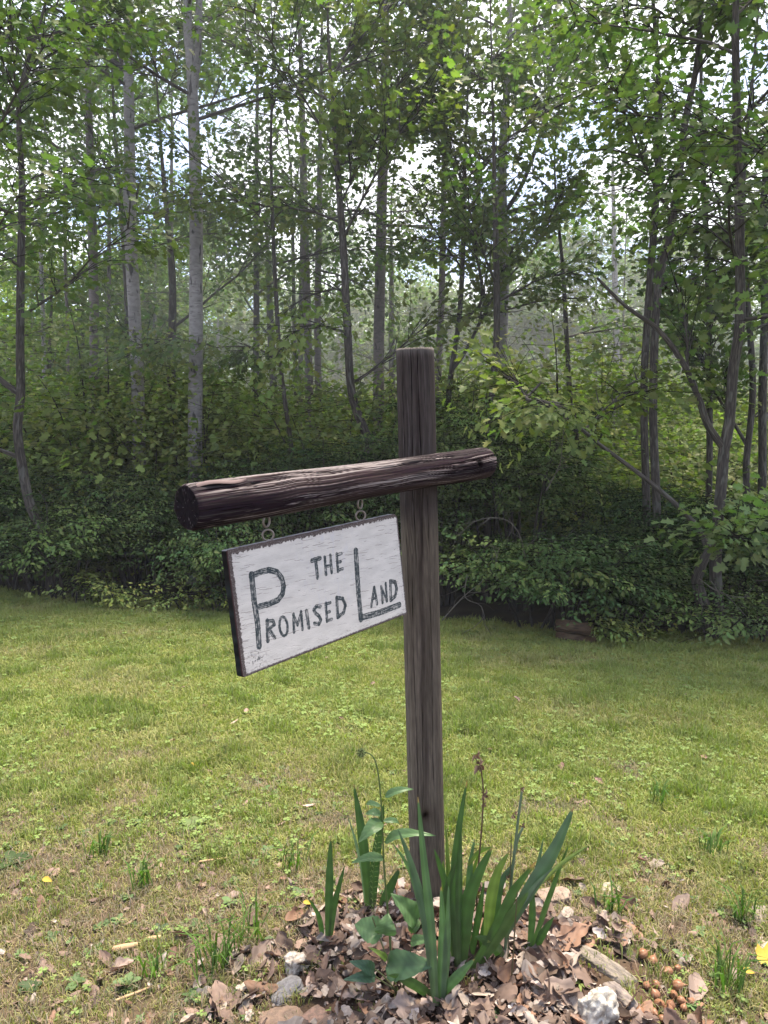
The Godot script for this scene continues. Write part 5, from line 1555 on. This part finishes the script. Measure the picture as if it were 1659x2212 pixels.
	for i in 15000:
		var x := rnd(-1.25, 1.35)
		var d := rnd(1.4, 2.75)
		var bed := litter(x, -d)
		var loose := 0.07 * (1.0 - smoothstep(2.0, 2.7, d))
		if rng.randf() > maxf(bed, loose):
			continue
		var at := Vector3(x, ground(x, -d) + rnd(0.004, 0.022) + 0.02 * bed * rng.randf(), -d)
		var size := 0.01 + 0.062 * pow(rng.randf(), 2.3)
		if rng.randf() < 0.09:
			size = rnd(0.08, 0.13)
		var b := Basis.from_euler(Vector3(rnd(-0.8, 0.8), rnd(0, TAU), rnd(-0.9, 0.9) + (PI if rng.randf() < 0.4 else 0.0)))
		var tn := rng.randi() % tones.size()
		var c: Color = Color(tones[tn].r * 0.96, tones[tn].g * 1.06, tones[tn].b * 1.08) * rnd(0.55, 1.2)
		var blocked := false
		for q in clear:
			if Vector2(q[0].x - x, q[0].z + d).length() < q[1]: blocked = true
		if blocked and (size > 0.035 or rng.randf() < 0.6): continue
		if blocked: at.y = ground(x, -d) + 0.003
		if size > 0.058 and big < 290:
			big += 1
			var side := "left of" if x < -0.1 else ("right of" if x > 0.45 else "in front of" if d < 2.0 else "behind")
			var shape := rng.randi() % 8
			var o := obj("dead_leaf", tinted(dm[shape], c), M.dead)
			o.transform = Transform3D(b.scaled(Vector3.ONE * size), at)
			tag(o, "%s %s %s fallen leaf in the litter %s the irises" % ["large" if size > 0.085 else "middling", tone_words[tn], "lobed" if shape % 2 == 0 else "smooth-edged", side], "dead leaf", "fallen leaves %s the irises" % side)
		else:
			crumbs[rng.randi() % 4].put(b.scaled(Vector3.ONE * size), at, c)
	for k in 4:
		tag(many("leaf_litter", crumbs[k], dm[k * 2], M.dead), ["broken brown leaf litter covering the bed round the post", "darker crumbled leaf litter in the bed", "pale curled leaf scraps in the bed", "mixed leaf scraps strewn at the bed's rim"][k], "", "", "stuff")
	# leaves blown out over the lawn
	rng.seed = 68
	for i in 34:
		var x := rnd(-3.0, 3.4)
		var d := rnd(2.8, 7.5)
		if absf(x) > d * 0.5:
			continue
		var o := obj("dead_leaf", tinted(dm[i % 8], tones[i % 4] * 1.1), M.dead)
		o.transform = Transform3D(Basis.from_euler(Vector3(rnd(-.5, .5), rnd(0, TAU), rnd(-.5, .5))).scaled(Vector3.ONE * rnd(0.045, 0.075)), Vector3(x, ground(x, -d) + 0.03, -d))
		tag(o, "single brown leaf blown out onto the mown lawn", "dead leaf", "fallen leaves out on the lawn")

func _ready() -> void:
	# ---------------- camera, sky, sun, exposure
	var cam := Camera3D.new()
	cam.name = "camera"
	cam.basis = lens
	cam.position = EYE
	cam.fov = rad_to_deg(2.0 * atan(1106.0 / F))
	cam.near = 0.05
	cam.far = 900.0
	cam.current = true
	add_child(cam)
	for q in [[n_ground, 3, 0.35, 3], [n_a, 7, 0.05, 3], [n_b, 9, 0.04, 3], [n_patch, 15, 0.6, 3]]:
		q[0].seed = q[1]; q[0].frequency = q[2]; q[0].fractal_octaves = q[3]
	var sun := DirectionalLight3D.new()
	sun.name = "sun"
	sun.light_energy = 1.45
	sun.light_color = Color(1.0, 0.95, 0.86)
	sun.light_angular_distance = 14.0
	sun.shadow_enabled = true
	sun.rotation = Vector3(deg_to_rad(-72), deg_to_rad(180 - 35), 0)
	add_child(sun)
	sun_dir = sun.basis.z
	var env := Environment.new()
	env.background_mode = Environment.BG_SKY
	env.tonemap_mode = Environment.TONE_MAPPER_LINEAR
	env.tonemap_exposure = 3.6
	env.sdfgi_enabled = true; env.ssao_enabled = true; env.ssil_enabled = true
	env.volumetric_fog_enabled = true
	env.volumetric_fog_density = 0.0
	env.fog_enabled = true
	env.fog_density = 0.0009
	env.fog_light_color = Color(0.95, 0.96, 1.0)
	env.ambient_light_source = Environment.AMBIENT_SOURCE_SKY
	var pano := PanoramaSkyMaterial.new()
	pano.panorama = sky_picture()
	pano.energy_multiplier = 0.7
	var sky := Sky.new()
	sky.sky_material = pano
	env.sky = sky
	var we := WorldEnvironment.new()
	we.name = "environment"
	we.environment = env
	add_child(we)

	make_materials()
	make_sprays()
	build_ground()
	build_forest()
	build_haze()
	build_thicket()
	build_sign()
	build_lawn()
	build_bed()

func sky_picture() -> ImageTexture:
	var w := 768
	var h := 384
	var d := PackedFloat32Array()
	d.resize(w * h * 3)
	var nz := FastNoiseLite.new()
	nz.seed = 21; nz.frequency = 1.4; nz.fractal_octaves = 5
	var i := 0
	for y in h:
		var el := PI * (0.5 - (y + 0.5) / h)
		for x in w:
			var az := TAU * (x + 0.5) / w
			var q := Vector3(sin(az) * cos(el), sin(el), -cos(az) * cos(el))
			var flat := q / (0.25 + maxf(q.y, 0.0))
			var k := smoothstep(-0.22, 0.12, nz.get_noise_3d(flat.x, 0.0, flat.z))
			k = maxf(k, 1.0 - smoothstep(0.0, 0.16, q.y))
			var c := Vector3(0.42, 0.55, 0.86).lerp(Vector3(1.0, 1.02, 1.08) * (0.92 + 0.25 * nz.get_noise_3d(flat.x * 2.0, 7.0, flat.z * 2.0)), k)
			c *= 1.0 + 0.5 * exp(-pow(q.angle_to(sun_dir) / 0.5, 2.0))
			d[i] = c.x; d[i + 1] = c.y; d[i + 2] = c.z
			i += 3
	return ImageTexture.create_from_image(Image.create_from_data(w, h, false, Image.FORMAT_RGBF, d.to_byte_array()))
